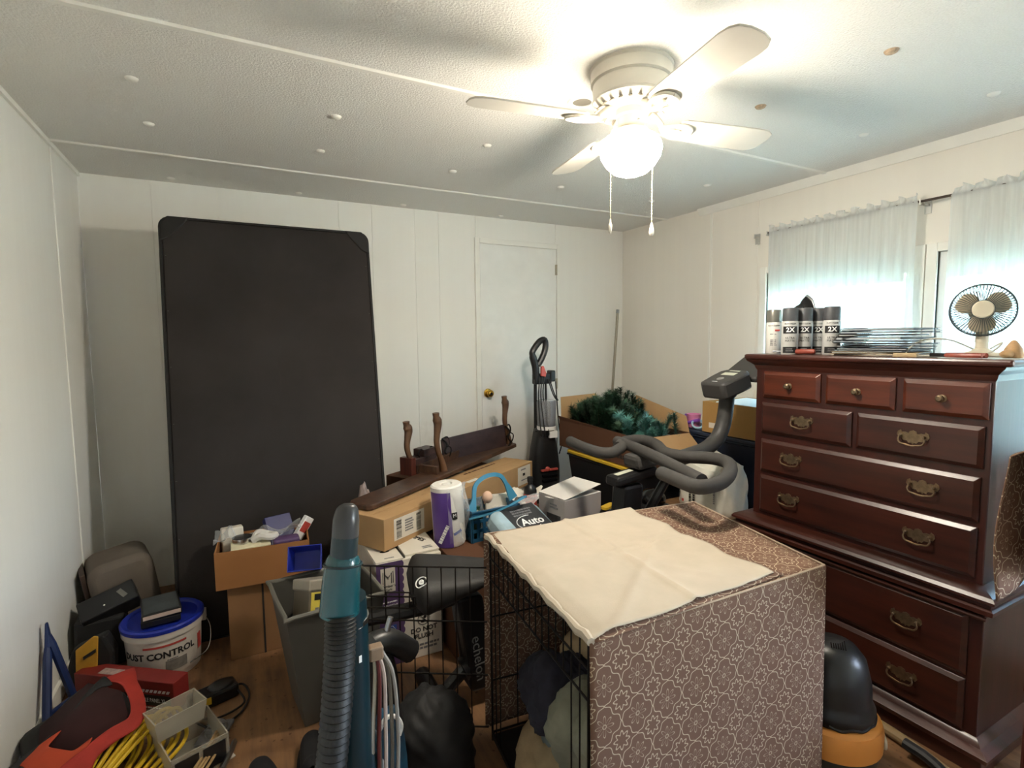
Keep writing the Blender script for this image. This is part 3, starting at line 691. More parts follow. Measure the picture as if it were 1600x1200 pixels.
MB().tube(cr([(2.19, .80, DZ+.03), (2.16, .76, DZ+.05), (2.17, .79, DZ+.02), (2.2, .86, DZ+.0045), (2.12, 1.05, DZ+.0045), (2.1, 1.10, DZ+.0045)], 6), .0028, 6).build('power_cord', M_cordw, tf)
# shell-like ornament at the edge of the top
M_tan = mat('tan_ceramic', '#b58f63', .5, var=.2, vscale=40)
sh = thing('ornament', 'tan carved ornament at the end of the dresser top past the fan', 'ornament', (2.17, .735, DZ))
MB(T(2.17, .735, DZ)).lathe([(0, 0), (.022, 0), (.026, .01), (.022, .03), (.012, .048), (.006, .056), (0, .058)], 14).build('body', M_tan, sh)
MB(T(2.15, .742, DZ)).ell((0, 0, .014), (.03, .018, .014), 12, 8).build('base', M_tan, sh)
tag(MB(T(2.16, .70, DZ)).lathe([(0, 0), (.006, 0), (.006, .045), (0, .045)], 10).build('glue_stick', M_inkw), 'thin white tube standing at the dresser top end', 'tube')
M_paper2 = mat('loose_paper', '#cfd8da', .7, var=.03)
tag(MB(T(2.13, .80, DZ, 8)).box(-.05, .05, -.10, .10, 0, .0015).build('paper_sheet', M_paper2, smooth=0), 'pale sheet of paper under the table fan', 'paper')

# ================================================================ dog crate with patterned cover
def pattern_mat(name, ground, line, cell=.068):
    m = bpy.data.materials.new(name); m.use_nodes = True; N = NT(m); b = N.n['Principled BSDF']; MATS[name] = m
    tc = N.n.new('ShaderNodeTexCoord'); sp = N.n.new('ShaderNodeSeparateXYZ'); N.l.new(tc.outputs['UV'], sp.inputs[0])
    M = N.math
    def cellc(o, off): return M('ABSOLUTE', M('SUBTRACT', M('FRACT', M('ADD', M('DIVIDE', o, cell), off)), .5))
    ux, uy = sp.outputs[0], sp.outputs[1]
    def s_(o, off): return M('SUBTRACT', M('FRACT', M('ADD', M('DIVIDE', o, cell), off)), .5)
    a, c = s_(ux, 100.), s_(uy, 100.)
    aa, ca = M('ABSOLUTE', a), M('ABSOLUTE', c)
    def band(d, wdt): return M('SUBTRACT', 1., M('SMOOTH_MIN', 1., M('DIVIDE', M('ABSOLUTE', d), wdt), .2), clamp=True)
    # trellis: wavy diamonds round each flower
    dia = M('ADD', aa, ca); dif = M('SUBTRACT', aa, ca)
    wob = M('SUBTRACT', M('MULTIPLY', M('COSINE', M('MULTIPLY', dif, 12.566)), .05), .05)
    l1 = band(M('SUBTRACT', M('ADD', dia, wob), .495), .024)
    # star at the cell corners
    xc, yc = M('SUBTRACT', .5, aa), M('SUBTRACT', .5, ca)
    rc = M('SQRT', M('ADD', M('MULTIPLY', xc, xc), M('MULTIPLY', yc, yc))); tcn = M('ARCTAN2', yc, xc)
    l2 = band(M('SUBTRACT', rc, M('ADD', .19, M('MULTIPLY', M('COSINE', M('MULTIPLY', tcn, 8.)), .045))), .028)
    # flower in the middle
    r = M('SQRT', M('ADD', M('MULTIPLY', a, a), M('MULTIPLY', c, c))); th = M('ARCTAN2', c, a)
    l3 = band(M('SUBTRACT', r, M('MULTIPLY', M('ABSOLUTE', M('COSINE', M('MULTIPLY', th, 4.))), .26)), .022)
    l4 = band(M('SUBTRACT', r, .05), .018)
    f = M('MAXIMUM', M('MAXIMUM', l1, l2), M('MULTIPLY', M('MAXIMUM', l3, l4), .75))
    wv = N.noise(tc.outputs['UV'], 900, 2)
    f = M('MULTIPLY', f, M('ADD', .75, M('MULTIPLY', wv, .4)), clamp=True)
    g = rgb(ground); N.l.new(N.mix(f, N.mix(wv, [x*.85 for x in g], [x*1.12 for x in g]), rgb(line)), b.inputs['Base Color'])
    b.inputs['Roughness'].default_value = .85; b.inputs['Specular IOR Level'].default_value = .2
    k = N.n.new('ShaderNodeBump'); k.inputs['Strength'].default_value = .15; k.inputs['Distance'].default_value = .001
    N.l.new(wv, k.inputs['Height']); N.l.new(k.outputs[0], b.inputs['Normal'])
    return m
M_pat = pattern_mat('taupe_trellis_cloth', '#74594a', '#d8c7ab', .094)
M_lin = mat('cream_lining', '#b5aa99', .85, var=.05, vscale=12, bump=.15, bscale=500, spec=.2)
M_wireb = mat('crate_wire_black', '#17120f', .45, .4)
CZ = .735
A = Vector((.658, .906, 0)); B_ = Vector((.728, 1.591, 0)); C_ = Vector((1.48, .896, 0)); D_ = Vector((1.61, 1.50, 0))
crate = thing('dog_crate', 'black wire dog crate with its door swung open under the patterned cover', 'dog crate', (1.1, 1.2, 0))
def wire(p, q, r=.0022, par=None, name='wire'):
    return MB().tube([p, q], r, 6).build(name, M_wireb, par or crate)
def up(p, z): return Vector((p.x, p.y, z))
zi = CZ-.012
ins = .012
cA, cB, cC, cD = (Vector((p.x+dx, p.y+dy, 0)) for p, dx, dy in ((A, ins, ins), (B_, ins, -ins), (C_, -ins, ins), (D_, -ins, -ins)))
for (p, q) in ((cA, cB), (cB, cD), (cD, cC), (cC, cA)):
    for zz in (.03, zi): wire(up(p, zz), up(q, zz), .004, name='frame_rail')
for p in (cA, cB, cC, cD): wire(up(p, 0.0), up(p, zi), .004, name='corner_post')
# front panel (faces the left of the room): door opening between y fractions .12 and .80
for k in range(1, 16):
    t = k/16; p = cA.lerp(cB, t)
    if .14 < t < .86: wire(up(p, .585), up(p, zi))
    else: wire(up(p, .03), up(p, zi))
for zz in (.585, .66): wire(up(cA, zz), up(cB, zz), .003, name='cross_wire')
for k in range(1, 9):
    for (p, q) in ((cA, cC), (cB, cD), (cC, cD)):
        t = k/9; wire(up(p.lerp(q, t), .03), up(p.lerp(q, t), zi))
for (p, q) in ((cA, cC), (cB, cD), (cC, cD)):
    for zz in (.22, .45): wire(up(p, zz), up(q, zz), .003, name='cross_wire')
for k in range(1, 10):
    t = k/10; wire(up(cA.lerp(cB, t), zi), up(cC.lerp(cD, t), zi))
M_pan = mat('crate_pan', '#1a1a1b', .5)
MB().hexa([up(cA, .006), up(cC, .006), up(cD, .006), up(cB, .006), up(cA, .02), up(cC, .02), up(cD, .02), up(cB, .02)]).build('tray', M_pan, crate, smooth=0)
# swung-open door
H0 = Vector((.722, 1.572, 0)); H1 = Vector((.345, 1.80, 0)); dz0, dz1 = .06, .632
door_fr = MB().tube(cr([up(H0, dz0), up(H0.lerp(H1, .5), dz0), up(H1, dz0+.0), up(H1, (dz0+dz1)/2), up(H1, dz1-.004), up(H0.lerp(H1, .96), dz1), up(H0.lerp(H1, .5), dz1), up(H0, dz1)], 2), .0032, 6).build('door', M_wireb, crate)
for k in range(1, 9):
    p = H0.lerp(H1, k/9+.02); wire(up(p, dz0), up(p, dz1), par=door_fr)
for zz in (.25, .44): wire(up(H0, zz), up(H1, zz), .003, par=door_fr, name='cross_wire')
for zz in (.49, .53):
    p = H0.lerp(H1, .55); q = H0.lerp(H1, .93); n = Vector((-.5, -.83, 0))*.012
    MB().tube([up(q+n, zz), up(p+n, zz), up(p+n, zz-.03)], .003, 6).build('slide_bolt', M_wireb, door_fr)
MB().tube([up(H0.lerp(H1, .60)+n, .49), up(H0.lerp(H1, .60)+n, .545), up(H0.lerp(H1, .78)+n, .545), up(H0.lerp(H1, .78)+n, .50)], .003, 6).build('latch_handle', M_wireb, door_fr)
# cover
cover = thing('crate_cover', 'taupe and cream trellis-patterned fabric cover draped over the dog crate', 'crate cover', (1.1, 1.2, .02))
def quad(p00, p10, p01, p11, nu, nv, U, V, off, name, mat_=M_pat, swap=False):
    def fn(u, v):
        p = (p00.lerp(p10, u)).lerp(p01.lerp(p11, u), v); return p+Vector(off(u, v))
    b = MB(); b.grid(fn, nu, nv, uv=lambda u, v: (u*U+.011, v*V+.017)); return b.build(name, mat_, cover, smooth=60, solid=.0024)
o5 = .006
pA, pB, pC, pD = (Vector((p.x+dx, p.y+dy, 0)) for p, dx, dy in ((A, -.002, -o5), (B_, -.002, o5), (C_, o5, -o5), (D_, o5, o5)))
quad(up(pA, CZ), up(pC, CZ), up(pB, CZ), up(pD, CZ), 24, 20, .82, .68, lambda u, v: (0, 0, .002+.0025*math.sin(9*u+4*v)*math.sin(5*v)), 'top_panel')
quad(up(pA, .03), up(pC, .03), up(pA, CZ+.003), up(pC, CZ+.003), 36, 24, .82, .70, lambda u, v: (0, (-.004-.012*(1-v)*(1+math.sin(7*u+1.3))*.6-.006*math.sin(16*u)*(1-v)), 0), 'side_panel')
quad(up(pC, .03), up(pD, .03), up(pC, CZ+.003), up(pD, CZ+.003), 24, 20, .62, .70, lambda u, v: (.004+.010*(1-v)*(1+math.sin(9*u)), 0, 0), 'end_panel')
quad(up(pB, .03), up(pD, .03), up(pB, CZ+.003), up(pD, CZ+.003), 30, 20, .88, .70, lambda u, v: (0, .003+.008*(1-v)*(1+math.sin(11*u)), 0), 'side_panel')
for p, q in ((pA, pC), (pC, pD), (pB, pD)):
    MB().tube([up(p.lerp(q, k/12), CZ+.004) for k in range(13)], .0035, 6).build('piping', mat('piping_taupe', '#a08c78', .8), cover)
# folded-back front flap, cream lining up
q0, q1, q2, q3 = Vector((.662, .895, 0)), Vector((.730, 1.575, 0)), Vector((1.312, 1.545, 0)), Vector((1.300, .915, 0))
def flap(u, v):
    p = q0.lerp(q3, u).lerp(q1.lerp(q2, u), v); e = min(1, 8*min(v, 1-v, 1-u, 1)) ; z = CZ+.014
    z += .004*math.sin(3.2*u+1)*math.sin(4*v+.5)
    for (a, b2, c, w_, h) in ((1, .0, .52, .018, .007), (0, 1, .50, .016, .007), (.80, .6, .66, .02, .004), (.6, -.8, .06, .02, .005), (.35, .94, .80, .015, .003)):
        z += h*math.exp(-((a*u+b2*v-c)/w_)**2)*(.4+.6*math.sin(PI*min(1, max(0, u)))*1.)
    if u < .06: z += .006*math.sin(u/.06*PI/2)-.008
    p = p+Vector((0, .004*math.sin(14*u)*(1 if v < .05 else 0), 0))
    if u > .97: p.x += .01*math.sin(20*v)
    return (p.x, p.y, z)
b = MB(); b.grid(flap, 60, 60); b.build('folded_flap_lining', M_lin, cover, smooth=80, solid=.002)
def flap2(u, v):
    p = q0.lerp(q3, u).lerp(q1.lerp(q2, u), v)+Vector((.020*u+.004, -.010*(1-v)+.006*v, 0)); return (p.x, p.y, CZ+.0075+.0012*math.sin(8*u)*math.sin(6*v))
b = MB(); b.grid(flap2, 20, 20, uv=lambda u, v: (u*.64, v*.68)); b.build('folded_flap_face', M_pat, cover, smooth=80, solid=.002)
# front-edge roll of the flap over the rail
MB().tube([q0.lerp(q1, k/24)+Vector((-.003+.002*math.sin(k*1.7), 0, CZ+.006+.003*math.sin(k*2.3))) for k in range(25)], [.010+.002*math.sin(k*1.1) for k in range(25)], 8).build('flap_roll', M_lin, cover)
# bedding inside
M_b1 = mat('blanket_navy', '#2c2c38', .95, var=.3, vscale=14, bump=.3, bscale=60); M_b2 = mat('blanket_grey_green', '#8b8a78', .95, var=.25, vscale=10, bump=.3, bscale=60); M_b3 = mat('blanket_tan', '#a8916f', .95, var=.2, vscale=10, bump=.3, bscale=60); M_b4 = mat('blanket_teal_grey', '#7c8888', .95, var=.25, vscale=8, bump=.3)
def lump(name, lab, cat, c, r, m, seed, amp=.16, group='blankets and pillows in the crate'):
    rnd = random.Random(seed); k = [(Vector((rnd.gauss(0, 1), rnd.gauss(0, 1), rnd.gauss(0, 1))).normalized(), rnd.uniform(3, 8), rnd.uniform(0, 6)) for _ in range(7)]
    k2 = [(Vector((rnd.gauss(0, 1), rnd.gauss(0, 1), rnd.gauss(0, 1))).normalized(), rnd.uniform(11, 22), rnd.uniform(0, 6)) for _ in range(6)]
    def fn(d): return 1+amp*sum(math.sin(f*d.dot(v)+p) for v, f, p in k)/2.6+amp*.9*sum(abs(math.sin(f*d.dot(v)+p)) for v, f, p in k2)/3-amp*.9
    b = MB(); b.ell(c, r, 56, 36, fn=fn)
    return tag(b.build(name, m, smooth=80), lab, cat, group)
lump('pet_bed', 'grey-tan padded bed filling the dog crate floor', 'pet bed', (1.05, 1.22, .125), (.36, .28, .10), M_b3, 4, .06)
lump('blanket', 'dark navy blanket bunched at the front of the crate', 'blanket', (.88, 1.32, .30), (.15, .16, .09), M_b1, 5)
lump('blanket', 'grey-green patterned blanket heaped on the near side of the crate', 'blanket', (.90, 1.10, .29), (.17, .13, .14), M_b2, 6)
lump('blanket', 'pale teal-grey blanket lying low at the crate doorway', 'blanket', (.855, 1.20, .15), (.10, .20, .11), M_b4, 8)
lump('pillow', 'tan pillow behind the navy blanket in the crate', 'pillow', (1.05, 1.36, .33), (.15, .13, .11), M_b3, 9, .05)

# ================================================================ exercise bike
M_foam = mat('bike_foam_grip', '#3b3937', .8, var=.08, vscale=60, bump=.15, bscale=500); M_bike = mat('bike_black', '#131315', .4, var=.1); M_sad = mat('bike_saddle_vinyl', '#272625', .6, var=.1, bump=.1, bscale=200)
M_cons = mat('console_grey', '#3c3b3a', .5, var=.05); M_lcd = mat('lcd_pale', '#c9cbb8', .3)
bike = thing('exercise_bike', 'black exercise bike with foam handlebars behind the crate', 'exercise bike', (1.2, 1.80, 0))
HBZ = .9
def hb(pts): return [(x, y, HBZ+dz) for x, y, dz in pts]
MB().tube(cr(hb([(1.431, 2.115, .004), (1.414, 1.99, 0), (1.425, 1.88, -.006), (1.465, 1.845, -.006), (1.535, 1.87, 0), (1.58, 1.90, .004)]), 6), .025, 14).build('handlebar', M_foam, bike)
MB().tube(cr(hb([(1.607, 1.975, .01), (1.582, 1.80, .006), (1.53, 1.58, 0), (1.475, 1.39, -.006), (1.455, 1.32, -.008)]), 6), .025, 14).build('handlebar', M_foam, bike)
MB().tube(cr(hb([(1.55, 1.90, .0), (1.64, 1.955, .01), (1.72, 1.93, .012), (1.715, 1.83, .008), (1.65, 1.70, .0), (1.67, 1.60, 0), (1.735, 1.53, 0), (1.742, 1.455, -.002), (1.67, 1.375, -.006), (1.55, 1.298, -.01), (1.45, 1.268, -.012), (1.39, 1.285, -.012), (1.393, 1.37, -.010), (1.408, 1.47, -.008)]), 6), .026, 14).build('handlebar', M_foam, bike)
for c in ((1.431, 2.118, HBZ+.004), (1.408, 1.474, HBZ-.008), (1.607, 1.979, HBZ+.01)): MB().ell(c, (.0245, .014, .0245), 12, 8).build('grip_end', M_foam, bike)
MB().tube(cr([(1.80, 1.78, .84), (1.90, 1.78, .852), (1.985, 1.78, .868), (2.06, 1.78, .91), (2.098, 1.78, .97), (2.115, 1.78, 1.04), (2.122, 1.78, 1.10), (2.124, 1.78, 1.14)], 5), .036, 14).build('console_post', M_cons, bike)
MB(T(2.124, 1.78, 1.115)).lathe([(.03, -.01), (.042, 0), (.046, .015), (.040, .025), (.044, .035), (0, .035)], 16).build('post_collar', M_bike, bike)
CM = frame((2.12, 1.78, 1.205), (0, -1, 0), (.95, 0, .30))      # x across the bike, y forward-up, z face normal
cpoly = [(-.075, -.10), (-.06, -.115), (.06, -.115), (.075, -.10), (.085, .0), (.085, .055), (.06, .085), (-.06, .085), (-.085, .055), (-.085, .0)]
con = MB(CM).prism(cpoly, -.07, .012).build('console', M_cons, bike, smooth=20, bev=.012)
MB(CM @ T(0, .13, -.026, rx=8)).prism([(-.105, -.06), (.105, -.06), (.118, .15), (.10, .175), (-.10, .175), (-.118, .15)], -.014, .014).build('tablet_tray', M_cons, bike, smooth=20, bev=.008)
decal(con, M_lcd, CM @ T(0, .020, .0122), .075, .034, 'display'); decal(con, M_lcd, CM @ T(0, .062, .0122), .06, .008, 'display')
MB(CM @ T(0, -.045, .012)).lathe([(0, .003), (.016, .002), (.018, 0)], 14).build('button', mat('button_grey', '#8a8a86', .4), con); decal(con, M_inkw, CM @ T(0, -.085, .0122), .03, .005, 'marking')
# seat, posts, frame
SM = frame((.70, 1.83, .505), (.93, -.18, .10), (.2, .98, 0)) @ Matrix.Scale(1.12, 4)
def saddle(d):
    return 1.0
def sadf(u, v):
    a = 2*PI*u; t = v                                   # v 0 rear .. 1 nose
    x = -.15+.32*t; wdt = (.135*(1-t)**.5+.034)*min(1, (t+.02)/.13)**.5; wdt = max(wdt, .004) if t < 1 else .004
    top = .055-.030*t+.022*math.cos(t*3.0); bot = -.075+.06*t
    hgt = (top-bot)/2*min(1, (t+.02)/.13)**.5*min(1, (1.02-t)/.12)**.5; zc = (top+bot)/2
    ca, sa = math.cos(a), math.sin(a)
    return (x, wdt*abs(ca)**.75*(1 if ca > 0 else -1), zc+hgt*abs(sa)**.8*(1 if sa > 0 else -1))
sd = MB(SM); sd.grid(sadf, 28, 22); sad = sd.build('saddle', M_sad, bike, smooth=80)
LG = frame((.545, 1.732, .5525), (.743, -.555, .238), Vector((-.49, -.31, .82)).cross(Vector((.743, -.555, .238))))
text('e', .040, M_inkw, sad, LG @ T(0, .003, .004), name='logo', bold=.001, ext=.002)
MB(LG @ T(0, 0, .001)).tube([(.021*math.cos(2*PI*k/24), .021*math.sin(2*PI*k/24), .002) for k in range(24) if not 17 < k < 22], .0022, 5).build('logo', M_inkw, sad)
b = MB(); b.tube([(.72, 1.83, .46), (.75, 1.82, .12)], .028, 12); b.build('seat_post', M_bike, bike)
MB().tube(cr([(.34, 1.90, .385), (.42, 1.88, .39), (.60, 1.85, .40), (.70, 1.83, .42)], 5), [.026]*6+[.030]*10, 10).build('seat_slider', M_bike, bike)
MB(T(0, 0, 0)).hexa([(.74, 1.76, .06), (.85, 1.75, .06), (.85, 1.85, .06), (.74, 1.86, .06), (.69, 1.76, .44), (.79, 1.75, .44), (.79, 1.85, .44), (.69, 1.86, .44)]).build('rear_column', M_bike, bike, smooth=0, bev=.012)
TX = frame((.765, 1.7505, .20), (.11, 0, -1), (1, .0, .11))
text('echelon', .058, mat('grey_print', '#6a6a68', .5), bike, TX @ T(0, 0, .003), align='CENTER')
b = MB(); b.tube([(.72, 1.80, .14), (1.15, 1.80, .30), (1.50, 1.80, .62)], .045, 12); b.build('main_frame', M_bike, bike)
MB(frame((1.22, 1.755, .30), (1, 0, 0), (0, 0, 1))).lathe([(0, -.10), (.22, -.10), (.235, -.085), (.235, .015), (.22, .03), (0, .03)], 40).build('flywheel_cover', M_bike, bike)
MB().hexa([(1.44, 1.755, .30), (1.56, 1.755, .30), (1.56, 1.845, .30), (1.44, 1.845, .30), (1.47, 1.755, .76), (1.58, 1.755, .76), (1.58, 1.845, .76), (1.47, 1.845, .76)]).build('front_mast', M_bike, bike, smooth=0, bev=.015)
sl = MB().hexa([(1.43, 1.755, .755), (1.66, 1.755, .785), (1.66, 1.845, .785), (1.43, 1.845, .755), (1.43, 1.755, .80), (1.66, 1.755, .83), (1.66, 1.845, .83), (1.43, 1.845, .80)]).build('bar_slider', M_bike, bike, smooth=0, bev=.014)
decal(sl, M_lcd, frame((1.50, 1.80, .8105), (0, -1, 0), (1, 0, .13)), .03, .09, 'scale_marks', t=.0006)
MB().hexa([(1.54, 1.74, .82), (1.66, 1.74, .83), (1.66, 1.86, .83), (1.54, 1.86, .82), (1.53, 1.75, .885), (1.67, 1.75, .89), (1.67, 1.85, .89), (1.53, 1.85, .885)]).build('bar_clamp', M_foam, bike, smooth=0, bev=.02)
MB().tube([(1.53, 1.80, .60), (1.56, 1.80, .50), (1.80, 1.78, .84)], .022, 10).build('post_strut', M_bike, bike)
for xx, yy0, yy1 in ((.62, 1.62, 2.0), (1.66, 1.62, 2.0)):
    MB().tube([(xx, yy0, .035), (xx, yy1, .035)], .033, 12).build('stabilizer', M_bike, bike)
MB().tube([(.74, 1.81, .14), (.62, 1.81, .045)], .025, 8).build('foot_strut', M_bike, bike); MB().tube([(1.45, 1.80, .34), (1.66, 1.80, .05)], .03, 8).build('foot_strut', M_bike, bike)
for s_, zz in ((-1, .18), (1, .42)):
    p = MB(); yy = 1.80+s_*.12; p.tube([(1.22, 1.80+s_*.055, .30), (1.22, yy, .30), (1.22+.04*s_, yy, zz)], .012, 8); ck = p.build('crank', M_bike, bike)
    MB(T(1.22+.04*s_, yy+s_*.055, zz)).box(-.05, .05, -.045, .045, -.013, .013).build('pedal', M_blk, ck, smooth=0, bev=.006)

lump('dark_filler_bag', 'added black bag filling the dark area between the bike and the vacuum', 'bag', (.475, 1.50, .135), (.155, .13, .15), M_blk_m, 41, .10, None)  # black lump added to darken the gap below the bike

# ================================================================ the pile behind the crate
def carton_mat(name, c): return mat(name, c, .85, var=.07, vscale=5, bump=.06, bscale=120, spec=.2)
M_ct = carton_mat('cardboard', '#a9834f'); M_ct2 = carton_mat('cardboard_orange', '#9a6a40'); M_ctd = carton_mat('cardboard_brown', '#5f4130'); M_ctl = carton_mat('cardboard_light', '#b59268')
M_tape = mat('packing_tape', '#8d6a45', .3, var=.05)
# supporting carton
c = MB().box(.80, 1.70, 2.03, 2.60, 0, .445).build('moving_box', M_ctd, smooth=0, bev=.004); tag(c, 'brown moving box under the heap of paper towels and packages', 'box')
MB().box(.80, 1.70, 2.29, 2.34, .445, .4462).build('tape', M_tape, c, smooth=0)
LB0 = frame((.545, 2.255, 0), (.866, .5, 0), (-.5, .866, 0))
c = MB(LB0).box(.62, 1.18, .225, .62, 0, .60).build('moving_box', M_ctd, smooth=0, bev=.004); tag(c, 'brown moving box under the upturned table near the door', 'box')
MB(LB0).box(.88, .93, .225, .62, .60, .6012).build('tape', M_tape, c, smooth=0)
# wipes case
M_purp = mat('purple_print', '#574068', .5, var=.06); M_lav = mat('lavender_print', '#8d7aa8', .5, var=.05); M_wbox = mat('white_carton', '#ddd6c8', .6, var=.04)
wp = thing('baby_wipes_case', 'purple and white baby wipes carton behind the wire crate door', 'carton', (.63, 2.36, 0))
bx = MB().box(.485, .775, 2.17, 2.58, 0, .462).build('carton', M_wbox, wp, smooth=0, bev=.003)
FR = lambda x, z: frame((x, 2.17, z), (1, 0, 0), (0, 0, 1))
TOP = lambda x, y, z=.462: frame((x, y, z), (1, 0, 0), (0, 1, 0))
# purple left part of the front with a scalloped edge
pts = [(0, 0), (.112, 0)]
n = 14
for k in range(n*3+1): pts.append((.112+.007*abs(math.sin(PI*k/3)), .46*k/(n*3)))
pts += [(0, .46)]
MB(frame((.486, 2.1698, .001), (1, 0, 0), (0, 0, 1))).prism(pts, 0, .0008).build('purple_band', M_purp, bx, smooth=0)
decal(bx, M_wbox, FR(.535, .385) @ T(0, 0, .0009), .062, .105, 'logo_patch')
for off in (0, .012):
    MB(FR(.535, .40) @ T(0, 0, .0022)).tube([(-.022+off*.6, -.03, 0), (-.022+off*.6, .022-off*.5, 0), (0, -.004-off*.6, 0), (.022-off*.6, .022-off*.5, 0), (.022-off*.6, -.03, 0)], .0016, 4).build('monogram', M_ink, bx)
text("Member's\nMark", .016, M_ink, bx, FR(.535, .352) @ T(0, -.002, .002))
text('SENSITIVE', .0135, M_inkw, bx, FR(.545, .270) @ T(0, 0, .0012)); lines(bx, M_inkw, FR(.545, .287) @ T(0, 0, .001), .08, .010, 1, seed=8)
decal(bx, M_ink_blue, FR(.535, .14) @ T(0, 0, .0012), .062, .085, 'badge'); text('e', .042, M_inkw, bx, FR(.535, .152) @ T(0, 0, .0024), bold=.001); lines(bx, M_inkw, FR(.535, .113) @ T(0, 0, .0021), .036, .014, 2)
MB(FR(.535, .142) @ T(0, 0, .0016)).tube([(-.026, -.035, 0), (-.026, .02, 0), (-.014, .036, 0), (.014, .036, 0), (.026, .02, 0), (.026, -.035, 0)], .001, 4).build('badge_outline', M_inkw, bx)
MB(FR(.688, .175) @ T(0, 0, .001)).tube([(.027*math.cos(2*PI*k/28), .027*math.sin(2*PI*k/28), 0) for k in range(28)], .0015, 4, closed=True).build('symbol_ring', M_ink, bx)
b = MB(FR(.688, .175) @ T(0, 0, .001)); b.tube([(-.019, .019, 0), (.019, -.019, 0)], .0015, 4); b.ell((.006, .008, 0), (.008, .008, .001), 10, 4); b.prism([(-.012, -.016), (.004, -.016), (.006, -.004), (-.014, -.004)], 0, .0008); b.build('symbol', M_ink, bx)
text('DO NOT\nFLUSH', .030, M_ink, bx, FR(.688, .112) @ T(0, 0, .001), bold=.0006); lines(bx, M_ink_grey, FR(.688, .050) @ T(0, 0, .0003), .14, .034, 2, seed=2)
lines(bx, M_ink, FR(.688, .37) @ T(0, 0, .0003), .10, .03, 2, seed=5)
# two top flaps with a dark gap between
L1 = MB().box(.486, .605, 2.172, 2.578, .462, .468).build('top_flap', M_wbox, wp, smooth=0, bev=.001)
MB().box(.606, .616, 2.18, 2.57, .4622, .464).build('gap_shadow', M_dark, wp, smooth=0)
L2 = MB(frame((.617, 2.19, .463), (1, 0, .02), (0, 1, .045))).box(0, .157, 0, .40, 0, .008).build('top_flap', M_wbox, wp, smooth=0, bev=.001)
decal(L1, M_lav, TOP(.5455, 2.53, .4682), .117, .09, 'purple_strip'); lines(L1, M_inkw, TOP(.5455, 2.535, .469), .08, .03, 1, seed=3)
b = MB(TOP(0, 0, .4682))
for k in range(4): b.prism([(.55+.022*math.cos(q*PI/5), 2.44-k*.055+.016*math.sin(q*PI/5)*(1 if q < 5 else .5)) for q in range(10)], 0, .0006)
b.build('drop_icons', M_ink, L1, smooth=0); lines(L1, M_ink_grey, TOP(.55, 2.475, .4682), .05, .012, 1); lines(L1, M_ink_grey, TOP(.555, 2.20, .4682), .05, .014, 1, seed=4)
F2 = frame((.617, 2.19, .4712), (1, 0, .02), (0, 1, .045))
decal(L2, M_lav, F2 @ T(.0785, .355, 0), .153, .08, 'purple_strip'); decal(L2, M_wbox, F2 @ T(.07, .362, .0009), .09, .04, 'logo_patch'); text('M', .034, M_ink, L2, F2 @ T(.07, .362, .0018))
text('BABY WIPES', .036, M_ink, L2, F2 @ T(.075, .19, .0006, rz=-62), bold=.0008); lines(L2, M_ink_grey, F2 @ T(.115, .035, .0002), .05, .03, 2, seed=7)
# soft bundle behind the wipes (pinkish bag)
lump('cloth_bag', 'pinkish-grey knotted bag behind the baby wipes carton', 'bag', (.565, 2.68, .30), (.075, .07, .33), mat('pinkish_grey_bag', '#8f807c', .7, var=.2, vscale=30), 31, .12, None)
# paper towel roll in its wrapper
pt = thing('paper_towel_pack', 'white paper towel roll in a torn purple wrapper', 'paper towels', (.87, 2.30, .445))
M_towel = mat('paper_towel', '#e6e2da', .9, var=.03, bump=.25, bscale=120); M_wrap = mat('purple_wrapper', '#5a3d8c', .3, var=.12, vscale=8); M_film = clearfilm('clear_film', '#eef0f2', .10, .12)
PM = T(.865, 2.29, .447, rx=0, ry=-3)
MB(PM).lathe([(0, .285), (.020, .285), (.022, .280), (.022, .270), (.030, .286), (.066, .286), (.074, .280), (.075, .26), (.075, .01), (.07, 0), (0, 0)], 36).build('roll', M_towel, pt)
MB(PM).lathe([(.0765, .003), (.0772, .09), (.0768, .19), (.0765, .262)], 18, a0=math.radians(180), a1=math.radians(262)).build('wrapper', M_wrap, pt)
WF = PM @ frame((0, 0, 0), (1, 0, 0), (0, 0, 1))
def pw(ang, h): return PM @ Matrix.Rotation(math.radians(ang), 4, 'Z') @ frame((0, -.0775, h), (1, 0, 0), (0, 0, 1))
lines(pt, M_inkw, pw(-38, .07) @ T(0, 0, 0, rz=62), .10, .03, 1, seed=6)
decal(pt, M_ink, pw(2, .15), .026, .034, 'logo_patch', wrap=.0775); text('M', .022, M_inkw, pt, pw(2, .152) @ T(0, 0, .0014))
decal(pt, M_ink_blue, pw(10, .07) @ T(0, 0, 0, rz=18), .042, .013, 'print_mark', wrap=.0775)
def film(u, v):
    a = math.radians(-110+150*u); r = .083+.012*math.sin(9*u+6*v)+.008*math.sin(23*u+2)*v+.014*v*u
    return (r*math.cos(a), r*math.sin(a), .02+.25*v+.012*math.sin(12*u))
MB(PM).grid(film, 26, 12).build('torn_film', M_film, pt, smooth=60)
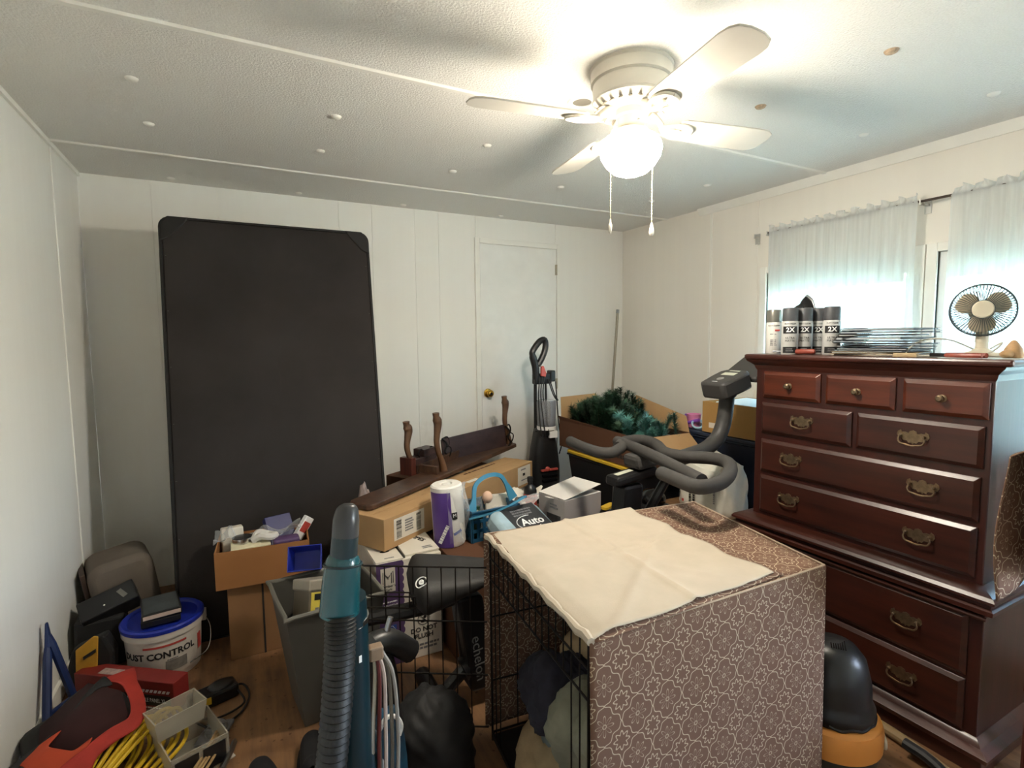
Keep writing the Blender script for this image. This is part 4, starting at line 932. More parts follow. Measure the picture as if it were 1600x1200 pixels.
# long flat carton and its labels
LB = frame((.545, 2.255, .475), (.866, .5, 0), (-.5, .866, 0))     # x along, y back, z up
lb = thing('long_carton', 'long flat cardboard carton lying across the pile with shipping labels', 'box', tuple(LB.translation))
cb = MB(LB).box(0, 1.30, 0, .215, 0, .145).build('carton', M_ctl, lb, smooth=0, bev=.003)
LFm = LB @ frame((0, 0, 0), (1, 0, 0), (0, 0, 1))
decal(cb, M_wbox, LFm @ T(.16, .078, .0003), .20, .10, 'shipping_label')
b = MB(LFm @ T(.16, .078, .0014))
rnd = random.Random(3)
for gx in (-.085, .045):
    for k in range(14): b.box(gx, gx+.032, -.042+k*.006, -.042+k*.006+rnd.uniform(.0015, .0045), 0, .0004)
b.build('barcode', M_ink, cb, smooth=0)
lines(cb, M_ink_grey, LFm @ T(.0+.16, .08, .0012), .06, .06, 5)
decal(cb, M_wbox, LFm @ T(1.195, .076, .0003), .15, .115, 'paper_label'); decal(cb, M_ink, LFm @ T(1.19, .082, .0014), .026, .016, 'print_mark'); lines(cb, M_ink_grey, LFm @ T(1.19, .115, .0012), .07, .014, 1); lines(cb, M_ink_grey, LFm @ T(1.20, .048, .0012), .08, .012, 1, seed=5)
decal(cb, M_wbox, LB @ T(.72, .05, .1453), .10, .03, 'sticker'); MB(LB).box(0, 1.30, .095, .125, .145, .1458).build('tape', M_ctl, cb, smooth=0)
lines(cb, M_ctd, LB @ T(.98, .17, .1455), .36, .022, 1, seed=9)
# upturned table
M_wt = wood('walnut_table', '#2b1a10', '#5b3d28', 5., (1, 1, .12), .5, .15); M_wt_l = wood('walnut_leg', '#3a2618', '#765439', 6., (1, 1, .1), .5, .15); M_iron = mat('wrought_iron', '#15120f', .5, .5)
tb = thing('upturned_table', 'dark walnut table lying upside down with its curved legs in the air', 'table', (1.1, 2.85, .622))
TBM = frame((.545, 2.41, .6235), (.83, .556, .022), (-.556, .83, 0))
MB(TBM).prism([(-.02, 0), (1.40, .0), (1.42, .02), (1.42, .13), (1.40, .15), (0, .15), (-.03, .13), (-.035, .02)], 0, .026).build('table_top', M_wt, tb, smooth=0, bev=.006)
def leg(px, py, hgt, bend, lean):
    b = MB(TBM @ T(px, py, .02)); ux, uy = bend
    prof = [(0, 0, .026), (.10, .03, .022), (.22, .10, .017), (.36, .22, .0155), (.52, .28, .0165), (.66, .25, .018), (.80, .20, .023), (.88, .22, .026), (.94, .26, .018), (1.0, .27, .020)]
    pts = [Vector((lean[0]*t-ux*c_, lean[1]*t-uy*c_, t*hgt)) for t, c_, r in prof]
    P = cr(pts, 3); R = []
    for i in range(len(P)):
        q = i/3; k = min(int(q), len(prof)-2); f = q-k; R.append(prof[k][2]*(1-f)+prof[k+1][2]*f)
    b.tube(P, R, 10); return b.build('leg', M_wt_l, tb, smooth=60)
leg(.61, .05, .345, (.20, 0), (0, 0)); leg(.53, .19, .30, (.20, -.02), (0, 0)); leg(1.385, .05, .345, (.20, 0), (0, 0))
MB(TBM).box(.50, 1.40, .15, .17, -.004, .07).build('apron', M_wt, tb, smooth=0, bev=.003); MB(TBM).box(.52, .545, .03, .20, .024, .07).build('apron', M_wt, tb, smooth=0, bev=.003)
# dark tray-like leaf with scroll ironwork ends
ty = thing('wooden_tray', 'dark brown wooden tray with black scroll iron ends among the table legs', 'tray', (1.33, 3.05, .65))
TY = frame((1.105, 2.985, .655), (.945, .10, .012), (-.10, .965, .24))
TYF = frame((1.105, 3.00, .640), (.95, .30, .02), (0, .12, .98))
M_tray = wood('tray_brown', '#241716', '#4a3430', 4., (.1, 1, 1), .5, .1)
MB(TYF).prism([(0, 0), (.54, 0), (.54, .175), (.02, .160), (0, .155)], -.012, 0).build('panel', M_tray, ty, smooth=0, bev=.002)
for xx in (.0, .54):
    b = MB(TYF); b.tube(cr([(xx, .0, .004), (xx+.02, .05, .02), (xx-.006, .085, .03), (xx+.022, .125, .022), (xx, .165, .004)], 5), .006, 6); b.tube(cr([(xx, .02, .01), (xx+.03, .06, .03), (xx+.035, .10, .04), (xx+.012, .12, .03)], 4), .004, 6); b.build('scroll_iron', M_iron, ty)
    MB(TYF).tube(cr([(xx+.012, .16, -.006), (xx+.05, .165, -.004), (xx+.055, .12, -.004), (xx+.015, .09, -.004)], 5), .0055, 6).build('handle', M_iron, ty)
ny = thing('nesting_box', 'reddish-brown wooden drawer box with an iron ring handle left of the tray', 'drawer box', (.93, 2.85, .65))
NY = frame((.842, 2.80, .650), (.86, .51, .01), (-.51, .86, 0))
M_red = wood('reddish_walnut', '#35160f', '#5f2d20', 5., (1, 1, .1), .45, .2)
MB(NY).box(0, .035, 0, .09, 0, .10).build('end_panel', M_red, ny, smooth=0, bev=.003); MB(NY).box(.035, .23, .01, .10, 0, .085).build('side_panel', M_tray, ny, smooth=0, bev=.003); MB(NY).box(.12, .23, .012, .095, .085, .125).build('top_block', M_tray, ny, smooth=0, bev=.003)
for xx in (.10, .19): MB(NY).tube(cr([(xx, .03, .085), (xx-.012, .03, .11), (xx+.012, .03, .128), (xx+.03, .03, .112), (xx+.03, .03, .085)], 4), .0045, 6).build('ring_handle', M_iron, ny)
# blue basket
M_teal = mat('blue_plastic_basket', '#1d4f6e', .4, var=.08); M_lb = mat('light_blue_plastic', '#3f87a8', .4, var=.05)
bk = thing('plastic_basket', 'dark blue perforated plastic basket with light blue carry handles', 'basket', (1.09, 2.33, .446))
BK = T(1.075, 2.335, .4462, 4)
b = MB(BK)
def prp(w, d, z): return [(-w, -d, z), (w, -d, z), (w, d, z), (-w, d, z)]
b.box(-.12, .12, -.09, .09, 0, .006)
b.build('base', M_teal, bk, smooth=0)
for (ax, ay, ln, hor) in ((0, -.098, .13, True), (0, .098, .13, True), (-.128, 0, .10, False), (.128, 0, .10, False)):
    b = MB(BK)
    for zz in (.0, .045, .09, .125):
        h = .016 if zz < .12 else .022
        if hor: b.box(-ln, ln, ay-.003, ay+.003, zz, zz+h)
        else: b.box(ax-.003, ax+.003, -ln, ln, zz, zz+h)
    m = 8
    for k in range(m+1):
        t = -ln+2*ln*k/m
        if hor: b.box(t-.007, t+.007, ay-.0025, ay+.0025, 0, .13)
        else: b.box(ax-.0025, ax+.0025, t-.007, t+.007, 0, .13)
    b.build('lattice_side', M_teal, bk, smooth=0)
MB(BK).tube([(x, y, .142) for x, y, _ in [(-.13, -.1, 0), (.13, -.1, 0), (.13, .1, 0), (-.13, .1, 0)]], .007, 8, closed=True).build('rim', M_teal, bk)
def strap(pts, wid, th, up_, nm='handle', m=M_lb, par=None, sub=0):
    P = cr(pts, 6); b = MB(); V = []; F = []
    for i, p in enumerate(P):
        tgt = (P[min(i+1, len(P)-1)]-P[max(i-1, 0)]).normalized(); n_ = Vector(up_).normalized(); s = tgt.cross(n_).normalized(); t_ = i/(len(P)-1); wv = wid*(1+1.6*max(0, abs(t_-.5)*2-.62)/.38)
        for a_, b2 in ((-wv/2, -th/2), (wv/2, -th/2), (wv/2, th/2), (-wv/2, th/2)): V.append(p+s*a_+n_*b2)
    for i in range(len(P)-1):
        for k in range(4): F.append((i*4+k, i*4+(k+1) % 4, (i+1)*4+(k+1) % 4, (i+1)*4+k))
    F += [(3, 2, 1, 0), tuple(len(V)-4+k for k in range(4))]
    b.add(V, F); return b.build(nm, m, par, smooth=40, sub=sub)
strap([(.965, 2.262, .582), (.985, 2.28, .63), (1.005, 2.30, .70), (1.07, 2.31, .735), (1.145, 2.32, .725), (1.185, 2.32, .67), (1.215, 2.31, .60)], .020, .010, (.1, -.95, .25), par=bk)
strap([(.955, 2.24, .560), (1.03, 2.16, .600), (1.11, 2.12, .640), (1.19, 2.15, .655), (1.23, 2.24, .62)], .018, .009, (0, .35, .93), par=bk)
# things in the basket
tag(MB().ell((1.062, 2.29, .635), (.026, .026, .03), 14, 10).build('foam_ball', mat('peach_foam', '#d9b49b', .8)), 'small peach foam ball inside the basket handle', 'ball')
tag(MB(T(.985, 2.285, .452, ry=8)).lathe([(0, 0), (.028, 0), (.03, .01), (.03, .10), (.022, .125), (.014, .135), (.014, .15), (0, .15)], 18).build('green_bottle', mat('dark_green_plastic', '#27402c', .35)), 'dark green bottle in the blue basket', 'bottle')
tag(MB(T(1.04, 2.36, .455, 10, rx=-14)).box(-.05, .05, -.004, .004, 0, .155).build('foil_pouch', mat('foil', '#c4c8c8', .18, .85, bump=.5, bscale=30), smooth=0, bev=.003), 'crumpled silver foil pouch in the blue basket', 'pouch')
tag(MB(T(1.15, 2.36, .456, -8, rx=-8)).box(-.06, .06, -.012, .012, 0, .16).build('white_packet', M_wbox, smooth=0, bev=.006), 'white paper packet standing in the back of the basket', 'packet')
# blue and black cleaning-cloth pack
M_pblue = mat('pale_blue_pack', '#9db6c1', .35, var=.25, vscale=9); M_pblk = mat('pack_black', '#35373a', .3, var=.06); M_yel = mat('yellow_sticker', '#d8c84a', .5)
ap = thing('towel_pack', 'pale blue cleaning-cloth pack with a black printed band and yellow price tag', 'package', (1.2, 2.08, .45))
AP = frame((1.03, 1.965, .53), (.955, .26, -.05), (-.14, .82, .46))       # x along, y back-up, z out of the top
MB(AP).prism(rrect(.30, .19, .04), -.085, .0).build('pack', M_pblue, ap, smooth=40, bev=.022)
bd = MB(AP).prism([(.075, .006), (.285, .006), (.27, .184), (.06, .184)], -.02, .0015).build('printed_band', M_pblk, ap, smooth=0, bev=.001)
text('Auto', .058, M_inkw, bd, AP @ T(.185, .075, .002, rz=-3), bold=.0012, sx=1.15); MB(AP @ T(.165, .075, .0022)).tube([(.075*math.cos(2*PI*k/30), .04*math.sin(2*PI*k/30), 0) for k in range(6, 27)], .002, 4).build('logo_swoosh', M_inkw, bd)
lines(bd, M_ink_grey, AP @ T(.17, .14, .0018), .13, .045, 3, seed=2); decal(bd, M_yel, AP @ T(.15, .022, .0018, rz=2), .05, .026, 'price_tag'); text('30', .022, M_ink, bd, AP @ T(.15, .022, .003))
# grey appliance carton with open flap
M_gbox = mat('grey_carton', '#aaa29f', .55, var=.05); M_gbox_t = mat('white_carton_top', '#d7d2cc', .55, var=.04); M_photo = mat('printed_photo', '#4a4a4d', .4, var=.5, vscale=18)
gb = thing('appliance_carton', 'small grey and white appliance carton with its top flap popped open', 'box', (1.42, 2.2, .4465))
GB = T(1.465, 2.17, .4465, 10)
gx, gy, gz = .125, .095, .185
bx2 = MB(GB).box(-gx, gx, -gy, gy, 0, gz).build('carton', M_gbox, gb, smooth=0, bev=.002)
MB(GB).box(-gx, gx, -gy, gy, gz, gz+.0012).build('top_panel', M_gbox_t, gb, smooth=0)
MB(GB @ T(-gx, 0, gz+.004, ry=-8)).box(0, .25, -gy, gy, 0, .0025).build('top_flap', M_gbox_t, gb, smooth=0)
MB(GB @ T(-gx-.001, 0, gz-.004, ry=15)).prism([(-.0, -.02), (-.0, .02), (-.03, .016), (-.03, -.016)], 0, .0015).build('tuck_tab', M_gbox_t, gb, smooth=0)
GL = GB @ frame((-gx, 0, gz/2), (0, -1, 0), (0, 0, 1)); GR = GB @ frame((0, -gy, gz/2), (1, 0, 0), (0, 0, 1))
decal(bx2, M_photo, GL @ T(.015, -.035, .0003), .10, .09, 'product_photo'); lines(bx2, M_ink_grey, GL @ T(.02, .05, .0004), .06, .03, 2)
lines(bx2, M_ink_grey, GR @ T(.02, -.035, .0002), .12, .03, 2, seed=4); decal(bx2, M_photo, GB @ T(-.03, .01, gz+.016, ry=-8), .10, .07, 'product_photo')
# papers, bag, tape, bottles at the back
def sheet(name, lab, c, sx, sy, m, rz, seed, amp=.012):
    rnd = random.Random(seed); p = [rnd.uniform(0, 6) for _ in range(4)]
    b = MB(T(c[0], c[1], c[2], rz)); b.grid(lambda u, v: ((u-.5)*sx, (v-.5)*sy, amp*(1+math.sin(7*u+p[0])*math.sin(5*v+p[1])+.4*math.sin(15*u+9*v+p[2]))), 18, 14)
    return tag(b.build(name, m, smooth=70, solid=.001), lab, 'bag')
sheet('plastic_bag', 'crumpled clear plastic bag behind the cleaning-cloth pack', (1.26, 2.40, .53), .30, .2, M_film, 20, 4, .02)
sheet('grocery_bag', 'crumpled white grocery bag between basket and appliance carton', (1.33, 2.50, .50), .30, .16, M_wbox, 25, 5, .035)
tm = thing('tape_measure', 'yellow and black tape measure beyond the appliance carton', 'tape measure', (1.645, 2.10, .447)); TMM = T(1.645, 2.09, .447, 20)
MB(TMM).prism(rrect(.10, .10, .03), -.025, .025, frame((-.05, 0, .0), (1, 0, 0), (0, 0, 1))).build('case', M_blk, tm, smooth=30, bev=.006)
MB(TMM @ frame((-.03, -.026, .03), (1, 0, 0), (0, 0, 1))).prism(rrect(.06, .055, .015), 0, .002).build('face_plate', mat('tool_yellow', '#d3aa2e', .45), tm, smooth=0)
MB(TMM @ frame((-.05, 0, .1), (1, 0, 0), (0, 1, 0))).prism(rrect(.10, .04, .015), 0, .012, T(0, -.02, 0)).build('top_band', MATS['tool_yellow'], tm, smooth=0)
rb = thing('spray_bottle', 'dark bottle with a red label behind the appliance carton', 'bottle', (1.42, 2.44, .447)); RB = T(1.40, 2.46, .447)
MB(RB).lathe([(0, 0), (.034, 0), (.036, .006), (.036, .13), (.03, .15), (.014, .165), (.014, .18), (0, .18)], 22).build('body', M_blk, rb); MB(RB).lathe([(.0365, .03), (.0365, .115)], 22).build('label', M_inkr, rb); MB(RB).lathe([(.016, .18), (.016, .205), (0, .205)], 14).build('cap', M_blk_m, rb)

# ================================================================ upright carpet cleaner by the door
M_smoke = clearfilm('smoky_tank', '#8a8d94', .55, .15); M_cor = mat('coral_plastic', '#c8584e', .4)
cc = thing('carpet_cleaner', 'black upright carpet cleaner with coral trim standing by the white door', 'carpet cleaner', (1.93, 3.18, 0))
cx0, cy0 = 1.935, 3.20
MB().hexa([(cx0-.15, cy0-.28, .02), (cx0+.15, cy0-.28, .02), (cx0+.14, cy0+.10, .02), (cx0-.14, cy0+.10, .02), (cx0-.13, cy0-.24, .12), (cx0+.13, cy0-.24, .12), (cx0+.11, cy0+.08, .2), (cx0-.11, cy0+.08, .2)]).build('base_head', M_blk, cc, smooth=0, bev=.02)
for s_ in (-1, 1): MB(T(cx0+s_*.15, cy0+.06, .075, ry=90)).lathe([(0, -.015), (.07, -.015), (.075, 0), (.07, .015), (0, .015)], 20).build('wheel', M_blk_m, cc)
def bodyf(u, v):
    a = 2*PI*u; z = .14+.62*v; wd = .115-.035*max(0, v-.55)/.45; dp = .085-.02*v
    if v > .8: wd *= 1-.18*(v-.8)/.2
    ca, sa = math.cos(a), math.sin(a)
    return (cx0+wd*abs(ca)**.6*(1 if ca > 0 else -1), cy0+dp*abs(sa)**.7*(1 if sa > 0 else -1), z)
b = MB(); b.grid(bodyf, 28, 14); b.build('body', M_blk, cc, smooth=60)
MB().ell((cx0, cy0, .755), (.075, .06, .03), 16, 8).build('body_shoulder', M_blk, cc)
MB().box(cx0-.07, cx0+.065, cy0-.090, cy0-.07, .475, .49).build('coral_latch', M_cor, cc, smooth=0, bev=.004); MB().ell((cx0-.02, cy0-.085, .49), (.02, .012, .018), 10, 8).build('coral_button', M_cor, cc)
for k in range(2): MB().box(cx0-.06, cx0+.06, cy0-.092, cy0-.07, .40+k*.035, .415+k*.035).build('grille_bar', M_blk_g, cc, smooth=0, bev=.004)
decal(cc, M_inkw, frame((cx0+.022, cy0-.0815, .735), (1, 0, 0), (0, 0, 1)), .062, .045, 'rating_label', t=.02)
MB(T(cx0+.005, cy0-.03, 0)).lathe([(0, .775), (.062, .775), (.066, .785), (.070, .96), (.066, .972), (0, .972)], 28).build('dirt_tank', M_smoke, cc); MB(T(cx0+.005, cy0-.03, 0)).lathe([(.064, .765), (.068, .765), (.068, .79), (.064, .79)], 28).build('tank_band', M_inkw, cc)
b = MB(); b.tube([(cx0-.05, cy0+.03, .72), (cx0-.055, cy0+.02, 1.12)], .012, 8); b.tube([(cx0+.045, cy0+.03, .72), (cx0+.03, cy0+.02, 1.10)], .008, 8); b.build('spine', M_blk, cc)
MB().box(cx0-.075, cx0+.06, cy0-.02, cy0+.035, 1.085, 1.16).build('cord_bracket', M_blk, cc, smooth=0, bev=.008); MB().box(cx0+.045, cx0+.085, cy0-.03, cy0+.03, 1.10, 1.18).build('cord_hook', M_blk, cc, smooth=0, bev=.008)
MB(frame((cx0-.02, cy0-.022, 1.165), (1, 0, 0), (0, 0, 1))).prism([(-.02, -.02), (.015, -.03), (.022, .0), (.0, .05), (-.018, .045)], 0, .02).build('coral_trigger', M_cor, cc, smooth=0, bev=.004)
MB().tube(cr([(cx0-.06, cy0, 1.12), (cx0-.063, cy0, 1.2), (cx0-.085, cy0, 1.28), (cx0-.085, cy0, 1.32), (cx0-.03, cy0, 1.385), (cx0+.012, cy0, 1.395), (cx0+.018, cy0, 1.34), (cx0-.01, cy0, 1.27), (cx0-.045, cy0, 1.22)], 4), [.026]*9+[.022]*24, 10).build('handle_grip', M_blk, cc)
M_cordb = mat('black_cord', '#141414', .5)
for k in range(3):
    dx = -.075+.018*k
    MB().tube(cr([(cx0+dx+.02, cy0-.04, 1.14), (cx0+dx, cy0-.06, 1.0), (cx0+dx+.01*k, cy0-.07, .86), (cx0+dx+.012*k, cy0-.095, .74), (cx0+dx+.02, cy0-.05, .72)], 5), .0045, 6).build('power_cord', M_cordb, cc)
for k in range(2): MB().tube(cr([(cx0+.02+.012*k, cy0-.03, 1.12), (cx0+.035+.012*k, cy0-.07, 1.02), (cx0+.065+.01*k, cy0-.075, .97)], 5), .0045, 6).build('power_cord', M_cordb, cc)
MB().tube(cr([(cx0+.09, cy0-.02, 1.10), (cx0+.115, cy0-.02, .8), (cx0+.135, cy0-.03, .66), (cx0+.10, cy0-.05, .58)], 5), .0045, 6).build('power_cord', M_cordb, cc)

# ================================================================ totes and tree box in the corner
M_tote = mat('tote_black', '#17181b', .45, var=.08); M_tlid = mat('tote_yellow_lid', '#d0a92c', .45, var=.06); M_navy = mat('tote_navy', '#1c2638', .5, var=.08); M_navy_l = mat('navy_lid', '#222c3e', .5, var=.08)
def tote(name, lab, x0, x1, y0, y1, z0, z1, mb, ml, group=None):
    r = thing(name, lab, 'storage tote', ((x0+x1)/2, (y0+y1)/2, z0), group)
    MB().tray(x0+.012, x1-.012, y0+.012, y1-.012, z0, z1-.012, .005, .035).build('tub', mb, r, smooth=0, bev=.006)
    MB().tube([(x0+.012, y0+.012, z1-.03), (x1-.012, y0+.012, z1-.03), (x1-.012, y1-.012, z1-.03), (x0+.012, y1-.012, z1-.03)], .008, 6, closed=True).build('tub_rim', mb, r)
    if ml:
        MB().prism([(x0+(x1-x0)*0+p[0], y0+p[1]) for p in rrect(x1-x0, y1-y0, .035)], z1-.022, z1).build('lid', ml, r, smooth=30, bev=.005)
        MB().prism([(x0+.03+p[0], y0+.03+p[1]) for p in rrect(x1-x0-.06, y1-y0-.06, .03)], z1, z1+.006).build('lid_panel', ml, r, smooth=30, bev=.003)
    return r
tote('storage_tote', 'black tote at the floor under the yellow-lidded tote', 2.01, 2.41, 2.33, 2.99, 0, .30, M_tote, M_tote)
tote('storage_tote', 'black storage tote with a yellow lid under the tree carton', 1.995, 2.41, 2.30, 3.01, .307, .645, M_tote, M_tlid)
tote('storage_tote', 'navy tote at the floor beneath the other navy tote', 2.43, 2.88, 1.80, 2.45, 0, .42, M_navy, M_navy_l)
tote('storage_tote', 'navy blue storage tote next to the dresser carrying a cardboard box', 2.42, 2.88, 1.76, 2.46, .427, .845, M_navy, M_navy_l)
# tree carton
tc_ = thing('tree_carton', 'open brown cardboard carton holding an artificial Christmas tree', 'box', (2.2, 2.68, .652))
MB().tray(2.005, 2.40, 2.27, 3.10, .652, .835, .006).build('carton', M_ctd, tc_, smooth=0)  # shade on the carton front put into a darker brown than the flaps
MB(frame((2.006, 2.27, .835), (0, 1, 0), (-.35, 0, 1))).prism([(0, 0), (.83, 0), (.83, .03), (.1, -.0)], 0, .004).build('flap', M_ctd, tc_, smooth=0)
MB(frame((2.02, 3.10, .835), (1, 0, 0), (0, .25, 1))).prism([(0, 0), (.36, 0), (.33, .17), (.02, .16)], 0, .004).build('flap', M_ctl, tc_, smooth=0)
MB(frame((2.40, 2.28, .83), (0, 1, 0), (.35, 0, 1))).prism([(0, 0), (.62, 0), (.55, .19), (.06, .10)], 0, .004).build('flap', M_ctl, tc_, smooth=0)
MB(frame((2.02, 2.272, .835), (1, 0, 0), (0, -.75, -.5))).prism([(.05, 0), (.37, 0), (.35, .14), (.07, .14)], 0, .004).build('flap', M_ctl, tc_, smooth=0)
lines(tc_, M_dark, frame((2.0045, 2.40, .70), (0, -1, 0), (0, 0, 1)), .20, .04, 1, seed=21)
M_pine = mat('pine_needles', '#2a4a33', .6, var=.4, vscale=12); M_pine2 = mat('frosted_pine', '#4a7f76', .5, var=.4, vscale=14); M_twig = mat('twig', '#3a3226', .8)
xt = thing('christmas_tree', 'folded green artificial Christmas tree with frosted tips in its carton', 'artificial tree', (2.2, 2.68, .66))
rnd = random.Random(11); tw = MB()
for (mname, mm, cnt) in (('needles', M_pine, 110), ('frosted_needles', M_pine2, 24)):
    b = MB(); V = []; F = []
    for i in range(cnt):
        if mname == 'needles':
            y0 = rnd.uniform(2.42, 3.06); x0 = rnd.uniform(2.03, 2.36); f = math.exp(-((y0-2.80)/.24)**2)
            hgt = .85+.21*f*rnd.uniform(.5, 1.)+rnd.uniform(-.03, .02)
        else: y0 = rnd.uniform(2.30, 2.58); x0 = rnd.uniform(2.03, 2.34); hgt = rnd.uniform(.80, .95)
        p0 = Vector((2.2+(x0-2.2)*.7, y0+rnd.uniform(-.10, .10), .72)); p1 = Vector((x0, y0, hgt))
        pts = cr([p0, p0.lerp(p1, .55)+Vector((rnd.uniform(-.03, .03), rnd.uniform(-.03, .03), .02)), p1], 7); tw.tube(pts, .0025, 4)
        for k, p in enumerate(pts[3:]):
            d = (pts[min(k+4, len(pts)-1)]-pts[k+2]).normalized()
            for q in range(30):
                a = d.orthogonal().normalized(); a.rotate(Matrix.Rotation(rnd.uniform(0, 6.28), 3, d)); e = (a+d*.45).normalized()*rnd.uniform(.03, .052); s_ = d.cross(a).normalized()*.003
                o = len(V); pp = p+d*rnd.uniform(-.012, .012); V += [pp-s_, pp+s_, pp+e]; F.append((o, o+1, o+2))
    b.add(V, F); o = b.build(mname, mm, xt, smooth=0); o['kind'] = 'stuff'
tw.build('branches', M_twig, xt)
tag(MB(T(2.25, 2.335, .66, 20)).box(-.06, .06, -.03, .03, 0, .16).build('white_packet', M_inkw, smooth=0, bev=.01), 'white packet tucked in the near end of the tree carton', 'packet')
# box and toys on the navy tote
nb = thing('cardboard_box', 'light cardboard box with loose papers sitting on the navy tote', 'box', (2.6, 2.0, .851))
bx3 = MB().tray(2.425, 2.80, 1.80, 2.205, .8515, 1.03, .005).build('carton', M_ct, nb, smooth=0); decal(bx3, M_wbox, frame((2.4245, 2.13, .895), (0, -1, 0), (0, 0, 1)), .05, .03, 'sticker')
for k in range(3): tag(MB(T(2.60+.01*k, 2.0-.012*k, .985+.016*k, 6*k-5, rx=2)).box(-.155, .155, -.17, .17, 0, .010).build('paper_sheaf', M_paper2 if k != 1 else M_inkw, smooth=0), ('lowest', 'middle', 'topmost')[k]+' sheaf of white papers in the box on the navy tote', 'papers', 'papers in the cardboard box')
M_pur = mat('toy_purple', '#8a4fb8', .4); M_pink = mat('toy_pink', '#d987b0', .4); M_ora = mat('toy_orange', '#e08a4a', .4)
ti = thing('toy_ring', 'light blue plastic ring on the navy tote', 'toy', (2.47, 2.27, .852)); MB(T(2.475, 2.285, .878, rx=62, rz=-40)).tube([(.032*math.cos(2*PI*k/24), .026*math.sin(2*PI*k/24), 0) for k in range(24)], .007, 8, closed=True).build('ring', mat('toy_lightblue', '#9fc3d8', .4), ti)
tag(MB(T(2.50, 2.34, .852)).lathe([(0, 0), (.036, 0), (.042, .075), (.044, .08), (.038, .08), (.03, .01), (0, .01)], 20).build('toy_cup', M_pink), 'pink toy cup on the navy tote', 'toy')
tag(MB().tube([(2.455, 2.40, .862), (2.47, 2.27, .905)], .010, 10).build('toy_wand', M_pur), 'purple toy wand leaning on the pink cup', 'toy')
tag(MB(T(2.47, 2.43, .852)).lathe([(0, 0), (.03, 0), (.028, .03), (.018, .055), (0, .065)], 16).build('toy_cone', M_ora), 'orange toy cone at the far end of the navy tote', 'toy')
tag(MB(T(2.53, 2.40, .852)).lathe([(0, 0), (.03, 0), (.034, .06), (.03, .07), (0, .07)], 16).build('toy_cup', M_pur), 'purple toy cup behind the orange cone', 'toy')
# low shelf unit and rice bag
sf = thing('low_shelf', 'low brown wooden shelf carrying a white bag beside the dresser', 'shelf', (2.2, 1.92, 0)); M_oak = wood('shelf_oak', '#5d432c', '#9a7650', 4., (1, .1, 1), .5, .1)
MB().box(1.985, 2.395, 1.69, 2.22, .455, .475).build('top_board', M_oak, sf, smooth=0, bev=.002)
for yy in (1.695, 2.20): MB().box(2.0, 2.39, yy, yy+.016, 0, .455).build('side_board', M_oak, sf, smooth=0)
MB().box(2.0, 2.39, 1.711, 2.2, .20, .215).build('shelf_board', M_oak, sf, smooth=0)
M_bagw = mat('woven_bag_white', '#d5d2c6', .55, var=.05, vscale=30, bump=.2, bscale=40)
bg = thing('rice_bag', 'white printed plastic bag on the low shelf under the handlebar', 'bag', (2.2, 1.9, .476))
def bagf(u, v):
    a = 2*PI*u; ca, sa = math.cos(a), math.sin(a); sq = .55; t = v
    wx = .115*(1-.25*max(0, t-.6)/.4); wy = .165*(1-.05*t); wr = .006*math.sin(7*a+5*t)+.004*math.sin(13*a-4*t)
    k = .9+.1*min(1, t/.1)
    z = .4765+.27*t+(.03*math.sin(3*a+1)*max(0, t-.8)/.2)
    return (2.225+(wx*k+wr)*abs(ca)**sq*(1 if ca > 0 else -1), 1.945+(wy*k+wr)*abs(sa)**sq*(1 if sa > 0 else -1), z)
b = MB(); b.grid(bagf, 44, 16); b.grid(lambda u, v: (2.225+(bagf(u, 1)[0]-2.225)*(1-v), 1.945+(bagf(u, 1)[1]-1.945)*(1-v), bagf(u, 1)[2]+.02*math.sin(PI*v/2)+.012*math.sin(9*u*6.28)*math.sin(PI*v)), 44, 6)
bgo = b.build('sack', M_bagw, bg, smooth=60)
BF = frame((2.098, 1.945, .58), (0, -1, 0), (0, 0, 1))
lines(bgo, M_ink, BF @ T(-.02, 0, .004, rz=-90), .10, .05, 2, seed=12); decal(bgo, M_inkr, BF @ T(-.085, -.045, 0), .014, .014, 'print_mark'); lines(bgo, M_ink_grey, BF @ T(.125, .02, .004, rz=-90), .10, .02, 1, seed=13)
hp = thing('hand_mixer', 'black hand mixer with silver trim on the floor behind the bike mast', 'mixer', (1.86, 2.02, 0))
MB().hexa([(1.80, 1.94, 0), (1.95, 1.94, 0), (1.95, 2.10, 0), (1.80, 2.10, 0), (1.81, 1.95, .56), (1.94, 1.95, .56), (1.94, 2.09, .56), (1.81, 2.09, .56)]).build('body', M_blk, hp, smooth=0, bev=.02)
MB(T(1.875, 2.02, .56)).ell((0, 0, .02), (.065, .07, .05), 18, 10).build('top', M_blk_g, hp); MB(T(1.808, 2.02, .50, ry=-90)).lathe([(.02, 0), (.028, .004), (.034, 0)], 20).build('trim_ring', M_chrome, hp)
# pole
po = thing('metal_pole', 'slim metal pole leaning in the far room corner', 'pole', (2.70, 3.44, 0)); MB().tube([(2.66, 3.43, 0.002), (2.845, 3.505, 1.625)], .011, 10).build('shaft', mat('pole_nickel', '#a79f90', .3, .9), po); MB().tube([(2.843, 3.504, 1.61), (2.8465, 3.5055, 1.64)], .013, 10).build('end_cap', M_steel, po)

